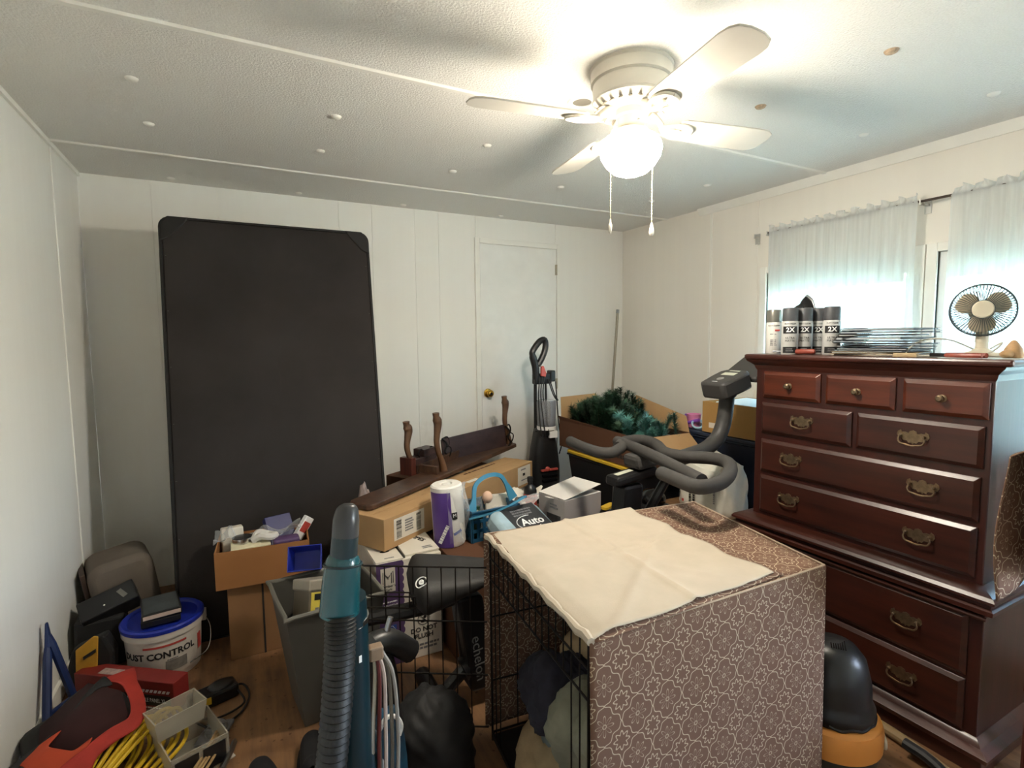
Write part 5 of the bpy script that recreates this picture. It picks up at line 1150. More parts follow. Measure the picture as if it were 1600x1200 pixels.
# ================================================================ left side: boxes, bin, bucket, clutter
M_ctb = carton_mat('cardboard_mid_brown', '#8f6a48')  # duller brown cardboard of the closed lower box
c = thing('cardboard_box', 'tall closed brown cardboard box on the floor carrying an open box', 'box', (.09, 2.64, 0))
lo = MB().box(-.075, .285, 2.545, 2.765, 0, .335).build('carton', M_ctb, c, smooth=0, bev=.003)
MB().box(.060, .068, 2.5435, 2.5455, 0, .335).build('flap_seam', M_dark, c, smooth=0)
ob = thing('cardboard_box', 'open cardboard box of odds and ends stacked beside the black box spring', 'box', (.08, 2.63, .337))
OB = T(.082, 2.635, .3375, -4)
MB(OB).tray(-.19, .19, -.125, .125, 0, .165, .006).build('carton', M_ct2, ob, smooth=0)
# contents
tag(MB(OB @ T(-.13, .05, .012, 10, rx=-8)).box(-.045, .045, -.03, .03, 0, .20).build('white_canister', M_wbox, smooth=0, bev=.006), 'white carton at the near corner of the open box', 'carton')
gl = thing('glass_jar', 'dark glass jar inside the open cardboard box', 'jar', tuple((OB @ T(-.09, -.03, .012)).translation)); MB(OB @ T(-.085, -.035, .012)).lathe([(0, 0), (.045, 0), (.05, .01), (.05, .13), (.04, .155), (.04, .175), (0, .175)], 22).build('jar', M_blk_g, gl); MB(OB @ T(-.085, -.035, .187)).lathe([(.042, -.015), (.042, .006), (0, .006)], 20).build('lid', M_chrome, gl)
tag(MB(OB @ T(-.05, -.075, .158, 4, rx=8)).box(-.08, .08, -.03, .05, 0, .012).build('manila_envelope', mat('manila', '#d8cfae', .7), smooth=0, bev=.004), 'cream envelope lying across the open box', 'envelope')
bg_ = MB(OB); bg_.grid(lambda u, v: (-.20+.36*u, -.05+.10*v+.02*math.sin(9*u), .175+.045*math.sin(PI*u)*0+.03*math.sin(11*u+2)*v+.05*(math.exp(-((u-.18)/.06)**2)*(.6+v))+.045*max(0, u-.6)*2+.012*math.sin(23*u+7*v)), 44, 12)
M_film2 = clearfilm('zip_bag_film', '#dfe3e6', .16, .1)
tag(bg_.build('zip_bag', M_film2, smooth=50), 'crinkled clear zip bag lying over the open box', 'bag')
tag(MB(OB @ T(.02, -.06, .155)).tube(cr([(-.06, 0, .02), (-.04, .03, .045), (0, .04, .03), (.03, .01, .03), (.01, -.02, .035), (-.03, -.01, .04), (-.06, .0, .02)], 5), .016, 8).build('foam_strip', mat('white_foam', '#d3d0c9', .8, var=.05)), 'loop of white foam strip over the open box edge', 'strip')
tag(MB(OB @ T(.085, .03, .10, 20, rx=-38)).box(-.06, .06, -.02, .02, 0, .15).build('blue_carton', mat('navy_print', '#25285c', .45), smooth=0, bev=.003), 'navy printed carton sticking out of the open box', 'carton')
tag(MB(OB @ T(.14, .02, .13, 25, ry=38)).box(-.022, .022, -.015, .015, 0, .11).build('red_white_tube', M_inkw, smooth=0, bev=.004), 'white and red tube box leaning out of the open box', 'carton')
decal(bpy.data.objects['red_white_tube'], M_inkr, OB @ T(.14, .02, .13, 25, ry=38) @ frame((0, -.0152, .06), (1, 0, 0), (0, 0, 1)), .036, .05, 'print_mark')
tag(MB(OB @ T(.095, -.075, .12, 4)).box(-.055, .055, -.03, .03, 0, .06).build('purple_packet', M_purp, smooth=0, bev=.012), 'purple packet at the front of the open box', 'packet')
# grey waste bin
M_bin = mat('grey_bin', '#4f4d47', .5, var=.06)
wbn = thing('waste_bin', 'grey rectangular plastic waste bin behind the teal vacuum', 'bin', (.27, 2.08, 0))
BN = T(.272, 2.085, 0, 6)
MB(BN).tray(-.175, .175, -.17, .17, 0, .45, .006, .055).build('tub', M_bin, wbn, smooth=0, bev=.03)
MB(BN).tube(cr([(-.175, -.15, .45), (-.175, .15, .45), (-.15, .17, .45), (.15, .17, .45), (.175, .15, .45), (.175, -.15, .45), (.15, -.17, .45), (-.15, -.17, .45)], 2, True), .008, 8, closed=True).build('rim', mat('grey_bin_rim', '#6f6d65', .45), wbn)
sbx = thing('seed_box', 'clear lidded box with a yellow label tilted in the grey bin', 'box', tuple((BN @ T(.03, -.02, .25)).translation)); SX = BN @ T(-.05, -.055, .30, 16, rx=-14, ry=14)
sb = MB(SX).box(-.075, .075, -.055, .055, 0, .17).build('box', mat('cloudy_plastic', '#6b6254', .35), sbx, smooth=0, bev=.005); MB(SX).box(-.08, .08, -.06, .06, .165, .205).build('lid', mat('cloudy_lid', '#9a9284', .35), sbx, smooth=0, bev=.006)
SFm = SX @ frame((0, -.0556, .085), (1, 0, 0), (0, 0, 1)); decal(sb, mat('yellow_label', '#cdb94a', .5), SFm, .135, .15, 'label'); lines(sb, M_ink_grey, SFm @ T(0, -.015, .001), .10, .08, 5); decal(sb, M_ink, SFm @ T(-.03, .058, .001), .05, .022, 'print_mark')
tag(MB(BN @ T(0, .06, .02)).box(-.11, .11, -.08, .08, 0, .30).build('dark_box', M_blk_m, smooth=0, bev=.01), 'black box sitting deep in the grey bin', 'box')
# small blue bin
M_cobalt = mat('cobalt_plastic', '#20329c', .4, var=.05)
bb = MB(T(.235, 2.315, .480, -14, rx=62)).tray(-.065, .065, -.05, .05, 0, .10, .004, .008)
tag(bb.build('parts_bin', M_cobalt, smooth=0, bev=.003), 'small cobalt blue parts bin lying on its side between box and waste bin', 'bin')
# bucket
M_bk = mat('bucket_white', '#d6cfc4', .4, var=.04); M_blue = mat('bucket_blue_lid', '#1c2f9c', .35, var=.08)
bkx, bky = -.325, 2.645
pb = thing('bucket', 'white joint compound bucket with a blue lid printed DUST CONTROL', 'bucket', (bkx, bky, 0)); BK0 = Matrix.Translation((bkx, bky, 0))
bo = MB(BK0).lathe([(0, 0), (.128, 0), (.131, .004), (.142, .185), (.150, .187), (.151, .215), (.1515, .219), (.145, .224)], 48).build('pail', M_bk, pb)
MB(BK0).lathe([(.1535, .214), (.1545, .228), (.148, .234), (.135, .232), (.128, .226), (0, .226)], 48).build('lid', M_blue, pb)
fa = Vector((-bkx*.35+.12, -bky, 0)).normalized()
def bf_(ang, h, r): 
    f = fa.copy(); f.rotate(Matrix.Rotation(math.radians(ang), 3, 'Z')); return frame(Vector((bkx, bky, h))+f*r, Vector((-f.y, f.x, 0)), (0, 0, 1))
text('DUST CONTROL', .038, M_ink, bo, bf_(-10, .118, .1388), wrap=.1385, bold=.001); decal(bo, M_inkr, bf_(2, .158, .1412), .16, .009, 'stripe', wrap=.141, t=.0006)
lines(bo, M_ink_grey, bf_(14, .094, .1372), .05, .008, 1); decal(bo, mat('photo_grey', '#77736c', .5, var=.4, vscale=30), bf_(18, .066, .1358), .08, .045, 'product_photo', wrap=.1355)
decal(bo, M_inkr, bf_(66, .12, .1385), .03, .09, 'red_panel', wrap=.138)
MB(BK0).tube(cr([(.150, .02, .195), (.175, -.02, .14), (.165, -.09, .08), (.10, -.135, .06)][::1], 6), .0025, 6).build('bail', M_chrome, pb); MB(BK0 @ T(.146, .02, .185)).box(-.006, .014, -.02, .02, -.02, .025).build('bail_ear', M_bk, pb, smooth=0, bev=.004)
M_case = mat('black_case', '#1b1b1d', .3, var=.1)
z0 = .2345
for k, (lab, an) in enumerate((('black game case lying at the bottom on the blue bucket lid', 6), ('black game case with a white spine strip on top of the other', 9))):
    g = thing('game_case', lab, 'case', (bkx-.01, bky-.01, z0), 'game cases on the bucket'); GM = T(bkx-.005, bky-.005, z0, an)
    MB(GM).box(-.07, .07, -.095, .095, 0, .026).build('case', M_case, g, smooth=0, bev=.003)
    if k: MB(GM).box(-.066, .066, -.0962, -.094, .006, .022).build('spine_strip', mat('pale_strip', '#cbb5aa', .5), g, smooth=0); decal(g, mat('cover_art', '#394044', .3, var=.5, vscale=12), GM @ T(0, 0, .0262), .125, .17, 'cover_art')
    z0 += .0275
# taupe upholstered ottoman in the corner and a black console box
M_taupe = mat('taupe_upholstery', '#6c6257', .85, var=.12, vscale=6, bump=.2, bscale=200)
ot = thing('footstool', 'taupe upholstered footstool tipped into the corner by the box spring', 'footstool', (-.50, 3.03, 0)); OM = T(-.515, 3.03, .225, 14, ry=-8)
MB(OM).prism([(x-.125, y-.19) for x, y in rrect(.25, .38, .06)], -.13, .13, frame((0, 0, 0), (1, 0, 0), (0, 0, 1))).build('cushion', M_taupe, ot, smooth=40, bev=.03)
MB(OM).box(-.145, -.125, -.10, .10, -.20, .17).build('wooden_edge', mat('brown_edge', '#3b2a1e', .5), ot, smooth=0, bev=.004)
MB(T(-.515, 3.03, 0)).box(-.10, .10, -.10, .10, 0, .05).build('foot', mat('brown_foot', '#2b2019', .5), ot, smooth=0, bev=.006)
rt = thing('black_device', 'flat black electronics box slanting in front of the footstool', 'device', (-.52, 2.80, .2)); RM = T(-.535, 2.83, .22, 12, rx=28, ry=-16)
MB(RM).box(-.10, .11, -.055, .055, 0, .075).build('housing', M_blk, rt, smooth=0, bev=.006); decal(rt, mat('grey_sticker', '#77766f', .5), RM @ T(.06, .0, .0755, rz=20), .02, .05, 'sticker'); MB(RM).ell((-.01, -.02, .076), (.004, .004, .003), 8, 4).build('led', M_inkw, rt)
dx_ = MB().hexa([(-.655, 2.72, 0), (-.475, 2.76, 0), (-.475, 2.86, 0), (-.655, 2.86, 0), (-.65, 2.735, .225), (-.48, 2.765, .215), (-.48, 2.85, .24), (-.65, 2.85, .25)]).build('tool_case', M_blk_m, smooth=0, bev=.012); tag(dx_, 'matte black tool case on the floor supporting the flat device', 'case')
M_ytool = mat('tool_bag_yellow', '#c9962e', .6, var=.1, vscale=15)
yp = thing('tool_pouch', 'black and yellow tool pouch standing against the wall', 'pouch', (-.585, 2.57, 0)); YM = frame((-.645, 2.585, 0), (.93, -.2, 0), (-.05, .02, 1))
MB(YM).prism([(0, 0), (.15, 0), (.16, .16), (.13, .235), (.02, .19), (0, .12)], -.06, 0).build('body', M_blk_m, yp, smooth=0, bev=.012); MB(YM).prism([(.028, .04), (.10, .04), (.115, .235), (.10, .24), (.035, .19)], .0, .006).build('yellow_panel', M_ytool, yp, smooth=0, bev=.003); MB(YM).prism([(.062, .15), (.105, .175), (.105, .188), (.062, .163)], .006, .011).build('buckle', M_blk, yp, smooth=0)
# red panel carton
M_redbx = mat('red_carton', '#7e2420', .5, var=.12, vscale=10); RBX = frame((-.615, 2.545, 0), (.80, -.60, 0), (.60, .80, 0))
rx_ = thing('light_panel_carton', 'long red carton with black lettering strip on the floor by the wall', 'carton', (-.45, 2.4, 0)); rc_ = MB(RBX).box(0, .44, 0, .075, 0, .115).build('carton', M_redbx, rx_, smooth=0, bev=.003)
RF = RBX @ frame((.22, 0, .0575), (1, 0, 0), (0, 0, 1)); decal(rc_, M_ink, RF @ T(.05, -.018, .0003), .31, .042, 'black_band'); text('LIGHT DIMMABLE PANEL XL', .022, M_inkw, rc_, RF @ T(.085, -.018, .0013), sx=.72)
b = MB(RF @ T(0, .012, .0003))
for k in range(8): b.prism([(.06+k*.018, 0), (.072+k*.018, 0), (.078+k*.018, .011), (.066+k*.018, .011)], 0, .0008)
b.build('white_dashes', M_inkw, rc_, smooth=0); lines(rc_, M_inkw, RF @ T(.12, -.048, .0003), .16, .010, 1, seed=3); decal(rc_, mat('pale_patch', '#b09a92', .5, var=.3, vscale=60), RBX @ T(.14, .03, .1153), .09, .035, 'faded_label'); 
# red and black tool bag
M_redbag = mat('red_canvas', '#a02a1e', .8, var=.15, vscale=14, bump=.2, bscale=200); M_maroon = mat('maroon_lining', '#2e0f10', .9, var=.2); M_orng = mat('orange_cloth', '#b1401f', .8, var=.15)
rbg = thing('tool_bag', 'slumped red and black canvas tool bag at the foot of the side wall', 'bag', (-.53, 2.17, 0))
b = MB(); b.ell((-.51, 2.17, .085), (.15, .20, .10), 30, 18, fn=lambda d: 1+.10*math.sin(5*d.x+3*d.y)+.05*math.sin(9*d.y+4*d.z)); b.build('body', M_blk_m, rbg, smooth=70)
def bagpanel(pts, m, nm, th=.012):
    P = [Vector(p) for p in pts]; b = MB(); n_ = len(P); c0 = sum(P, Vector())/n_
    b.add([c0+Vector((0, -.01, .02))]+P, [(0, i+1, (i+1) % n_+1) for i in range(n_)]); return b.build(nm, m, rbg, smooth=80, solid=th)
bagpanel([(-.60, 2.10, .19), (-.50, 2.22, .23), (-.40, 2.16, .205), (-.36, 2.04, .165), (-.46, 1.97, .16), (-.58, 1.98, .16)], M_maroon, 'lining', .006)
strap([(-.43, 2.27, .215), (-.385, 2.20, .215), (-.345, 2.10, .185), (-.345, 2.02, .17), (-.40, 1.975, .17), (-.45, 1.92, .16), (-.50, 1.85, .12)], .05, .012, (.45, -.5, .75), 'red_rim', M_redbag, rbg, sub=2)
strap([(-.60, 2.02, .17), (-.57, 1.96, .175), (-.52, 1.93, .165), (-.47, 1.91, .15)], .07, .010, (.0, -.6, .8), 'orange_pocket', M_orng, rbg, sub=2)
strap([(-.66, 1.93, .14), (-.62, 1.98, .165), (-.57, 2.03, .175), (-.52, 2.10, .20), (-.48, 2.18, .225), (-.44, 2.22, .225)], .022, .012, (.1, -.5, .85), 'black_binding', M_blk_m, rbg, sub=2)
# blue clamp against the wall
M_dblue = mat('dark_blue_plastic', '#1d2d58', .4, var=.08); bc = thing('blue_stand', 'dark blue A-shaped plastic stand leaning on the side wall', 'stand', (-.63, 2.36, 0))
for q in (((-.652, 2.42, .30), (-.648, 2.36, .16), (-.640, 2.28, .012)), ((-.650, 2.43, .34), (-.615, 2.42, .20), (-.575, 2.42, .012))):
    MB().tube(cr(q, 4), [.010]+[.014]*7+[.017], 8).build('leg', M_dblue, bc)
MB().hexa([(-.66, 2.41, .30), (-.64, 2.41, .30), (-.64, 2.445, .30), (-.66, 2.445, .30), (-.658, 2.43, .385), (-.65, 2.43, .385), (-.65, 2.445, .385), (-.658, 2.445, .385)]).build('tip', M_dblue, bc, smooth=0, bev=.004); MB().tube([(-.645, 2.33, .09), (-.59, 2.42, .09)], .009, 8).build('cross_bar', M_dblue, bc)
# yellow cord coil
M_ycord = mat('yellow_cord', '#d9b327', .5, var=.06); yc_ = thing('extension_cord', 'coiled yellow extension cord between tool bag and clear bin', 'cord', (-.36, 2.03, 0)); rnd = random.Random(21)
for k in range(8):
    o = .019*(k-2.5); h = .010*((k*5) % 8)
    MB().tube(cr([(-.52+o*.25, 1.74+.004*k, .012+h*.3), (-.45+o*.5, 1.88+.004*k, .07+h*.4), (-.385+o*1.1, 2.02+.006*k, .105+h*.5), (-.345+o*1.25, 2.10+.004*k, .10+h*.3), (-.318+o*1.2, 2.125-.004*k, .06+h*.2), (-.31+o*1.1, 2.06-.004*k, .03+h*.3), (-.37+o*.8, 1.90, .03+h*.3), (-.47+o*.3, 1.76, .010+h*.3)], 6), .0064, 7).build('cord_loop', M_ycord, yc_)
# clear drawer organiser
M_cloudy = clearfilm('cloudy_clear_plastic', '#b9b2a2', .38, .25); co = thing('parts_organizer', 'cloudy clear plastic organiser with dark compartments on the floor', 'organizer', (-.22, 1.98, 0)); CO = T(-.19, 1.985, 0, 20)
MB(CO).tray(-.085, .085, -.10, .10, 0, .10, .004).build('case', M_cloudy, co, smooth=0); MB(CO @ T(-.02, .03, .105, rz=6)).tray(-.08, .08, -.02, .08, 0, .07, .004, .01).build('insert_tray', M_cloudy, co, smooth=0)
for xx in (-.04, .04): MB(CO).box(xx-.034, xx+.034, -.102, -.098, .012, .085).build('compartment', M_blk, co, smooth=0)
# charger and cables
ch_ = thing('battery_charger', 'black battery charger with a yellow warning label on the floor', 'charger', (-.14, 2.28, 0)); CH = T(-.135, 2.28, 0, 18)
MB(CH).box(-.085, .085, -.04, .04, 0, .055).build('housing', M_blk, ch_, smooth=0, bev=.012); MB(CH @ T(.03, 0, .055)).ell((0, 0, 0), (.05, .035, .016), 16, 8).build('dome', M_blk, ch_); decal(ch_, MATS['tool_yellow'], CH @ frame((-.045, -.0405, .034), (1, 0, 0), (0, 0, 1)), .055, .028, 'warning_label')
MB().tube(cr([(-.07, 2.30, .03), (-.03, 2.31, .02), (-.01, 2.25, .006), (-.035, 2.16, .006), (-.09, 2.10, .006), (-.10, 2.02, .006), (-.085, 1.93, .006), (-.11, 1.84, .006)], 6), .0042, 6).build('power_cord', M_cordb, ch_)
MB().tube(cr([(-.05, 2.27, .03), (-.03, 2.2, .01), (-.12, 2.15, .012), (-.2, 2.17, .03), (-.18, 2.10, .05), (-.12, 2.06, .012), (-.115, 1.96, .008), (-.14, 1.86, .008)], 6), .0042, 6).build('power_cord', M_cordb, ch_)
pk = thing('hardware_pack', 'small blister pack of hardware among the cables on the floor', 'pack', (-.12, 2.08, 0)); PK = T(-.125, 2.075, .002, -20)
MB(PK).box(-.045, .045, -.06, .06, 0, .012).build('card', M_ink_grey, pk, smooth=0, bev=.002); MB(PK).ell((0, .01, .012), (.038, .045, .028), 18, 8).build('bubble', M_film2, pk); MB(PK).box(-.03, .03, -.012, .004, .012, .026).build('part', M_steel, pk, smooth=0); MB(PK).box(-.03, .03, .02, .036, .012, .026).build('part', M_steel, pk, smooth=0)
M_twine = mat('jute_twine', '#a98a5c', .9, var=.2, vscale=60); tn = thing('twine_hank', 'hank of tan twine lying on the floor near the cables', 'twine', (-.16, 1.82, 0)); rnd = random.Random(8)
for k in range(7):
    o = rnd.uniform(-.02, .02); MB().tube(cr([(-.11+o*.4, 2.0+rnd.uniform(-.02, .02), .03+.004*k), (-.14+o, 1.90, .035+.004*k), (-.19+o, 1.80, .03+.004*k), (-.24+o, 1.72, .012+.004*k)], 5), .005, 5).build('strand', M_twine, tn)
tag(MB(T(-.105, 1.825, .024, 30, rx=62)).lathe([(0, -.03), (.018, -.028), (.023, -.01), (.023, .02), (.016, .034), (0, .038)], 16).build('cork_stopper', mat('pale_cork', '#c9b391', .6)), 'pale cork stopper beside the twine', 'cork')
tag(MB().tube(cr([(-.06, 2.0, .012), (-.075, 1.93, .02), (-.10, 1.86, .02)], 4), [.004]+[.010]*8, 8).build('chisel', M_steel), 'grey steel chisel on the floor by the twine', 'chisel')
tag(MB(T(-.10, 1.965, .001, 24)).box(-.022, .022, -.05, .05, 0, .004).build('paper_card', M_wbox, smooth=0), 'small pale card under the chisel', 'card')
tag(MB(T(-.30, 1.83, .0, 15)).box(-.06, .06, -.05, .05, 0, .05).build('black_gadget', M_blk, smooth=0, bev=.014), 'black gadget half under the yellow cord', 'gadget')
# pair of black shoes
M_shoe = mat('black_suede', '#121114', .9, var=.2)
def shoe(x, y, rz, lab):
    S = T(x, y, 0, rz); r = thing('shoe', lab, 'shoe', (x, y, 0), 'black shoes on the floor')
    def sf_(u, v):
        a = PI*u; t = v; wd = .045*(1-.9*max(0, t-.72)**2/.0784)**.5*(1-.12*math.sin(PI*t)) if t < .999 else .004
        hgt = .10*(1-t)**.9+.045 if t > .35 else .10; hgt = .045+.065*max(0, 1-t/.75) if t > .2 else .105
        if t > .9: hgt *= 1-(t-.9)*5
        return (wd*math.cos(a)*min(1, (t+.03)/.12)**.5, -.13+.27*t, .016+hgt*math.sin(a)**.8)
    MB(S).grid(sf_, 16, 18).build('upper', M_shoe, r, smooth=70)
    MB(S).prism([(.05*math.cos(a)*(1 if math.sin(a) > 0 else .85), .01+.142*math.sin(a)) for a in [2*PI*k/24 for k in range(24)]], 0, .018).build('sole', M_blk_m, r, smooth=0)
shoe(.035, 1.70, 14, 'black shoe nearer the cables, toe pointing away'); shoe(.165, 1.74, -6, 'black shoe next to the vacuum hose')

# ================================================================ teal upright vacuum in the foreground
M_tealv = mat('teal_plastic', '#164d54', .25, var=.06, coat=.3); M_tealg = mat('teal_dark', '#0f2b33', .3, var=.06); M_hose = mat('hose_black', '#101112', .5, var=.06); M_gcap = mat('vac_grey', '#3a3b3d', .3, var=.05)
va = thing('upright_vacuum', 'teal and black upright vacuum with a ribbed hose in the foreground', 'vacuum cleaner', (.24, 1.12, 0))
HT = Vector((.170, 1.0, 1.085))
def tilt_tube(pts, rs, m, nm, seg=20, n_=4): 
    P = cr(pts, n_); R = []
    for i in range(len(P)):
        q = i/n_; k = min(int(q), len(rs)-2); f = q-k; R.append(rs[k]*(1-f)+rs[k+1]*f)
    return MB().tube(P, R, seg).build(nm, m, va, smooth=60)
tilt_tube([(.178, 1.012, 1.094), (.1775, 1.011, 1.090), (.176, 1.008, 1.083), (.172, 1.003, 1.065), (.169, 1.0, 1.035)], [.008, .015, .0205, .024, .0245], M_gcap, 'handle_cap')
tilt_tube([(.169, 1.0, 1.035), (.166, .998, 1.015), (.163, .997, .985)], [.0245, .0245, .025], M_tealg, 'handle_neck')
tilt_tube([(.166, 1.004, .998), (.163, 1.0, .985), (.158, .998, .95), (.154, .998, .905), (.153, .998, .892)], [.027, .0325, .0345, .036, .037], M_tealv, 'handle_shroud')
MB().tube([Vector((.1625, .9985, .9835))+Vector((.034*math.cos(a), .034*math.sin(a), .006*math.cos(a+2.2))) for a in [2*PI*k/32 for k in range(32)]], .0022, 6, closed=True).build('shroud_ring', M_tealg, va)
MB().tube(cr([(.176, 1.035, .90), (.180, 1.045, .80), (.182, 1.06, .55), (.19, 1.10, .32)], 6), [.034]*19, 18).build('wand', M_tealg, va)
MB().tube([(.178, 1.045, .855), (.1785, 1.046, .845)], .0385, 18).build('wand_collar', M_chrome, va)
decal(va, M_inkw, frame((.1905, 1.012, .78), (.95, .3, 0), (0, 0, 1)), .006, .014, 'button')
hp_ = cr([(.152, .985, .895), (.148, .975, .84), (.140, .968, .76), (.128, .965, .66), (.112, .965, .55), (.10, .97, .42), (.11, 1.0, .28), (.16, 1.06, .18), (.20, 1.13, .15)], 22)
MB().tube(hp_, [.0262+.0028*(1 if i % 3 == 0 else (-.4 if i % 3 == 1 else .3)) for i in range(len(hp_))], 16).build('hose', M_hose, va, smooth=50)
MB().box(.145, .148, .975, .985, .885, .925).build('wire_clip', M_chrome, va, smooth=0)
MB(T(.19, 1.12, 0)).lathe([(0, .14), (.075, .14), (.085, .17), (.085, .40), (.07, .45), (0, .46)], 24).build('dust_canister', M_smoke, va)
MB(T(.19, 1.12, .0)).lathe([(.035, .44), (.06, .45), (.06, .52), (.035, .56), (0, .56)], 20).build('motor_cap', M_tealg, va)
MB().hexa([(.06, .98, .01), (.32, .98, .01), (.31, 1.22, .01), (.07, 1.22, .01), (.08, 1.0, .10), (.30, 1.0, .10), (.28, 1.20, .15), (.10, 1.20, .15)]).build('floor_head', M_blk, va, smooth=0, bev=.02)
# cords hanging on the vacuum
for k, (cw, dx, dy) in enumerate((('#cfcabb', 0, 0), ('#9a968c', .012, .01), ('#b8a69a', .02, .0), ('#6f6c66', .032, .012), ('#8d8880', .04, .004), ('#5a1f1c', .008, -.006))):
    mk = mat('cord_%d' % k, cw, .5)
    MB().tube(cr([(.235+dx*.4, 1.09+dy, .735), (.232+dx, 1.08+dy, .68), (.222+dx*1.4, 1.075+dy, .55), (.225+dx*1.3, 1.085+dy, .40), (.25+dx, 1.10+dy, .25)], 6), .0042, 6).build('power_cord', mk, va)
MB().box(.222, .252, 1.075, 1.10, .725, .755).build('cord_clip', mat('tan_clip', '#8d7660', .5), va, smooth=0, bev=.004)
# dark hand tool head and blue bag behind the cords
dt = thing('cordless_tool', 'dark cordless tool with a grey lever standing behind the vacuum', 'power tool', (.33, 1.38, 0)); MB().tube(cr([(.335, 1.40, 0), (.33, 1.40, .25), (.32, 1.39, .46), (.305, 1.375, .54)], 5), [.05]*8+[.042]*8, 14).build('body', M_blk_m, dt); MB().tube(cr([(.262, 1.355, .575), (.29, 1.36, .597), (.34, 1.375, .585), (.40, 1.39, .53)], 5), [.022]*5+[.032]*11, 12).build('head', M_blk, dt); MB().tube([(.325, 1.365, .61), (.342, 1.37, .655)], .008, 10).build('lever', M_steel, dt)
M_bluebag = mat('blue_print_bag', '#1f5a78', .5, var=.7, vscale=16, col2='#1d2030'); bl_ = thing('handbag', 'blue patterned bag with a white rim hanging behind the vacuum cords', 'bag', (.30, 1.26, 0))
MB().ell((.30, 1.265, .24), (.048, .045, .25), 22, 16, fn=lambda d: 1+.05*math.sin(6*d.x+5*d.z)).build('body', M_bluebag, bl_, smooth=70); MB().tube(cr([(.268, 1.222, .455), (.285, 1.218, .486), (.31, 1.222, .478), (.325, 1.228, .445), (.318, 1.225, .425)], 5), .0055, 8).build('rim', M_inkw, bl_)

# ================================================================ orange shop vacuum between crate and dresser
M_orange = mat('shopvac_orange', '#d68c40', .45, var=.06); M_dome = mat('shopvac_black', '#1b1c1c', .35, var=.08)
sv = thing('shop_vacuum', 'small orange shop vacuum with a black dome beside the dresser', 'vacuum cleaner', (1.672, .965, 0)); SV = T(1.674, .966, 0) @ Matrix.Diagonal((.80, .80, .96, 1.))
MB(SV).lathe([(0, .03), (.15, .03), (.165, .04), (.175, .09), (.178, .105)], 40).build('tank', mat('shopvac_tank', '#3c3a37', .45), sv)
MB(SV).lathe([(.178, .105), (.184, .11), (.186, .165), (.178, .19), (.160, .20), (0, .20)], 40).build('orange_ring', M_orange, sv, smooth=40)
MB(SV).lathe([(.150, .20), (.156, .205), (.156, .235), (.146, .25), (.142, .27), (.138, .32), (.118, .39), (.085, .425), (.05, .44), (0, .443)], 40).build('motor_dome', M_dome, sv, smooth=50)
for k in range(7): MB(SV @ T(-.02, -.03, .4385, 35)).box(-.035, .035, -.028+k*.008, -.024+k*.008, 0, .0025).build('vent_slot', M_blk_g, sv, smooth=0)
MB(SV @ Matrix.Rotation(math.radians(32), 4, 'Z')).hexa([(.15, -.045, .13), (.215, -.04, .13), (.215, .04, .13), (.15, .045, .13), (.15, -.045, .185), (.215, -.04, .185), (.215, .04, .185), (.15, .045, .185)]).build('latch', M_orange, sv, smooth=0, bev=.006)
MB(SV @ Matrix.Rotation(math.radians(32), 4, 'Z')).box(.172, .20, -.025, .025, .1852, .187).build('latch_slot', M_dark, sv, smooth=0)
MB(SV @ Matrix.Rotation(math.radians(-52), 4, 'Z') @ frame((.186, 0, .135), (0, 1, 0), (0, 0, 1))).prism([(x-.05, y-.02) for x, y in rrect(.10, .035, .016)], -.006, .004).build('blank_plate', mat('plate_cream', '#cfcab8', .5), sv, smooth=0, bev=.002)
MB(SV).lathe([(.1105, .40), (.119, .3885), (.1285, .362)], 10, a0=math.radians(10), a1=math.radians(30)).build('yellow_sticker', MATS['tool_yellow'], sv)
MB(SV).tube(cr([(.155*math.cos(math.radians(a)), .155*math.sin(math.radians(a)), .208+.004*math.sin(a*.2)) for a in range(-150, 60, 15)]+[(.185, .06, .195), (.193, -.02, .15), (.192, -.05, .09), (.18, -.10, .02)], 3), .0052, 6).build('power_cord', M_cordb, sv)
for a in (45, 135, 225, 315): MB(SV @ Matrix.Rotation(math.radians(a), 4, 'Z') @ T(.13, 0, 0)).lathe([(0, 0), (.018, 0), (.022, .012), (.018, .03), (0, .03)], 12).build('caster', M_blk, sv)
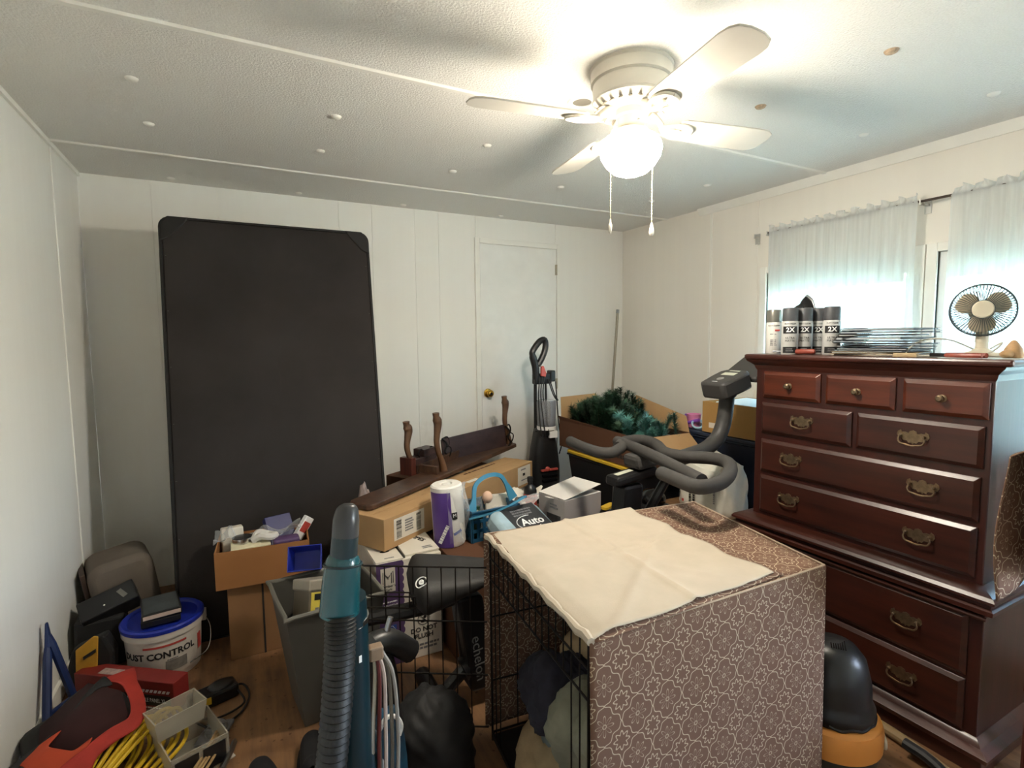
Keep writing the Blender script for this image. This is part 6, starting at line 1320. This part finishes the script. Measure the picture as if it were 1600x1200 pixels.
M_tanh = mat('tan_hose', '#8a7350', .6); hz_ = thing('tan_hose', 'tan and black hose lying on the floor in front of the dresser', 'hose', (1.93, .75, 0)); MB().tube(cr([(1.97, 1.02, .022), (1.965, .90, .022), (1.94, .78, .022), (1.90, .66, .022), (1.84, .52, .022)], 6), .018, 10).build('hose', M_tanh, hz_)
MB().tube(cr([(1.92, .86, .045), (1.915, .78, .04), (1.88, .68, .022), (1.80, .56, .022)], 6), .017, 10).build('black_hose', M_hose, hz_)

# ================================================================ chair with patterned throw at the edge of view
M_redch = wood('red_chair', '#2e0c0b', '#5a1d1a', 5., (1, 1, .1), .4, .2)
CHX = .11
chx = thing('dining_chair', 'dark red wooden chair at the picture edge with a patterned throw', 'chair', (2.0, .38, 0))
MB().box(1.74+CHX, 2.14+CHX, .16, .56, .43, .46).build('seat', M_redch, chx, smooth=0, bev=.008)
for xx in (1.76+CHX, 2.12+CHX):
    for yy in (.18, .54): MB().tube([(xx, yy, 0), (xx, yy, .43 if yy < .3 else 1.09)], .018, 10).build('leg', M_redch, chx)
for zz in (.62, .80, 1.0): MB().box(1.76+CHX, 2.12+CHX, .532, .548, zz, zz+.06).build('back_slat', M_redch, chx, smooth=0, bev=.004)
th = thing('throw', 'taupe patterned throw hanging over the red chair back', 'throw', (1.74, .56, .7))
def thr(u, v):
    wv = v*1.0; y = .572+.012*math.sin(9*u)*abs(2*v-1); z = 1.106
    if v < .5: s_ = (.5-v)*2; yy = .572+.010+.01*math.sin(7*u+3*s_); zz = 1.108-(.40-.10*u)*s_
    else: s_ = (v-.5)*2; yy = .515-.006*math.sin(8*u+3*s_); zz = 1.108-(.28+.05*math.sin(3*u))*s_
    if abs(v-.5) < .02: yy = .545; zz = 1.114
    x = 1.725+.36*u+(.012*math.sin(6*abs(2*v-1)+1) - .020*abs(2*v-1)+.012)*(1-u)
    return (x, yy, zz)
b = MB(); b.grid(thr, 24, 40, uv=lambda u, v: (u*.36, v*.75)); b.build('cloth', M_pat, th, smooth=70, solid=.003)
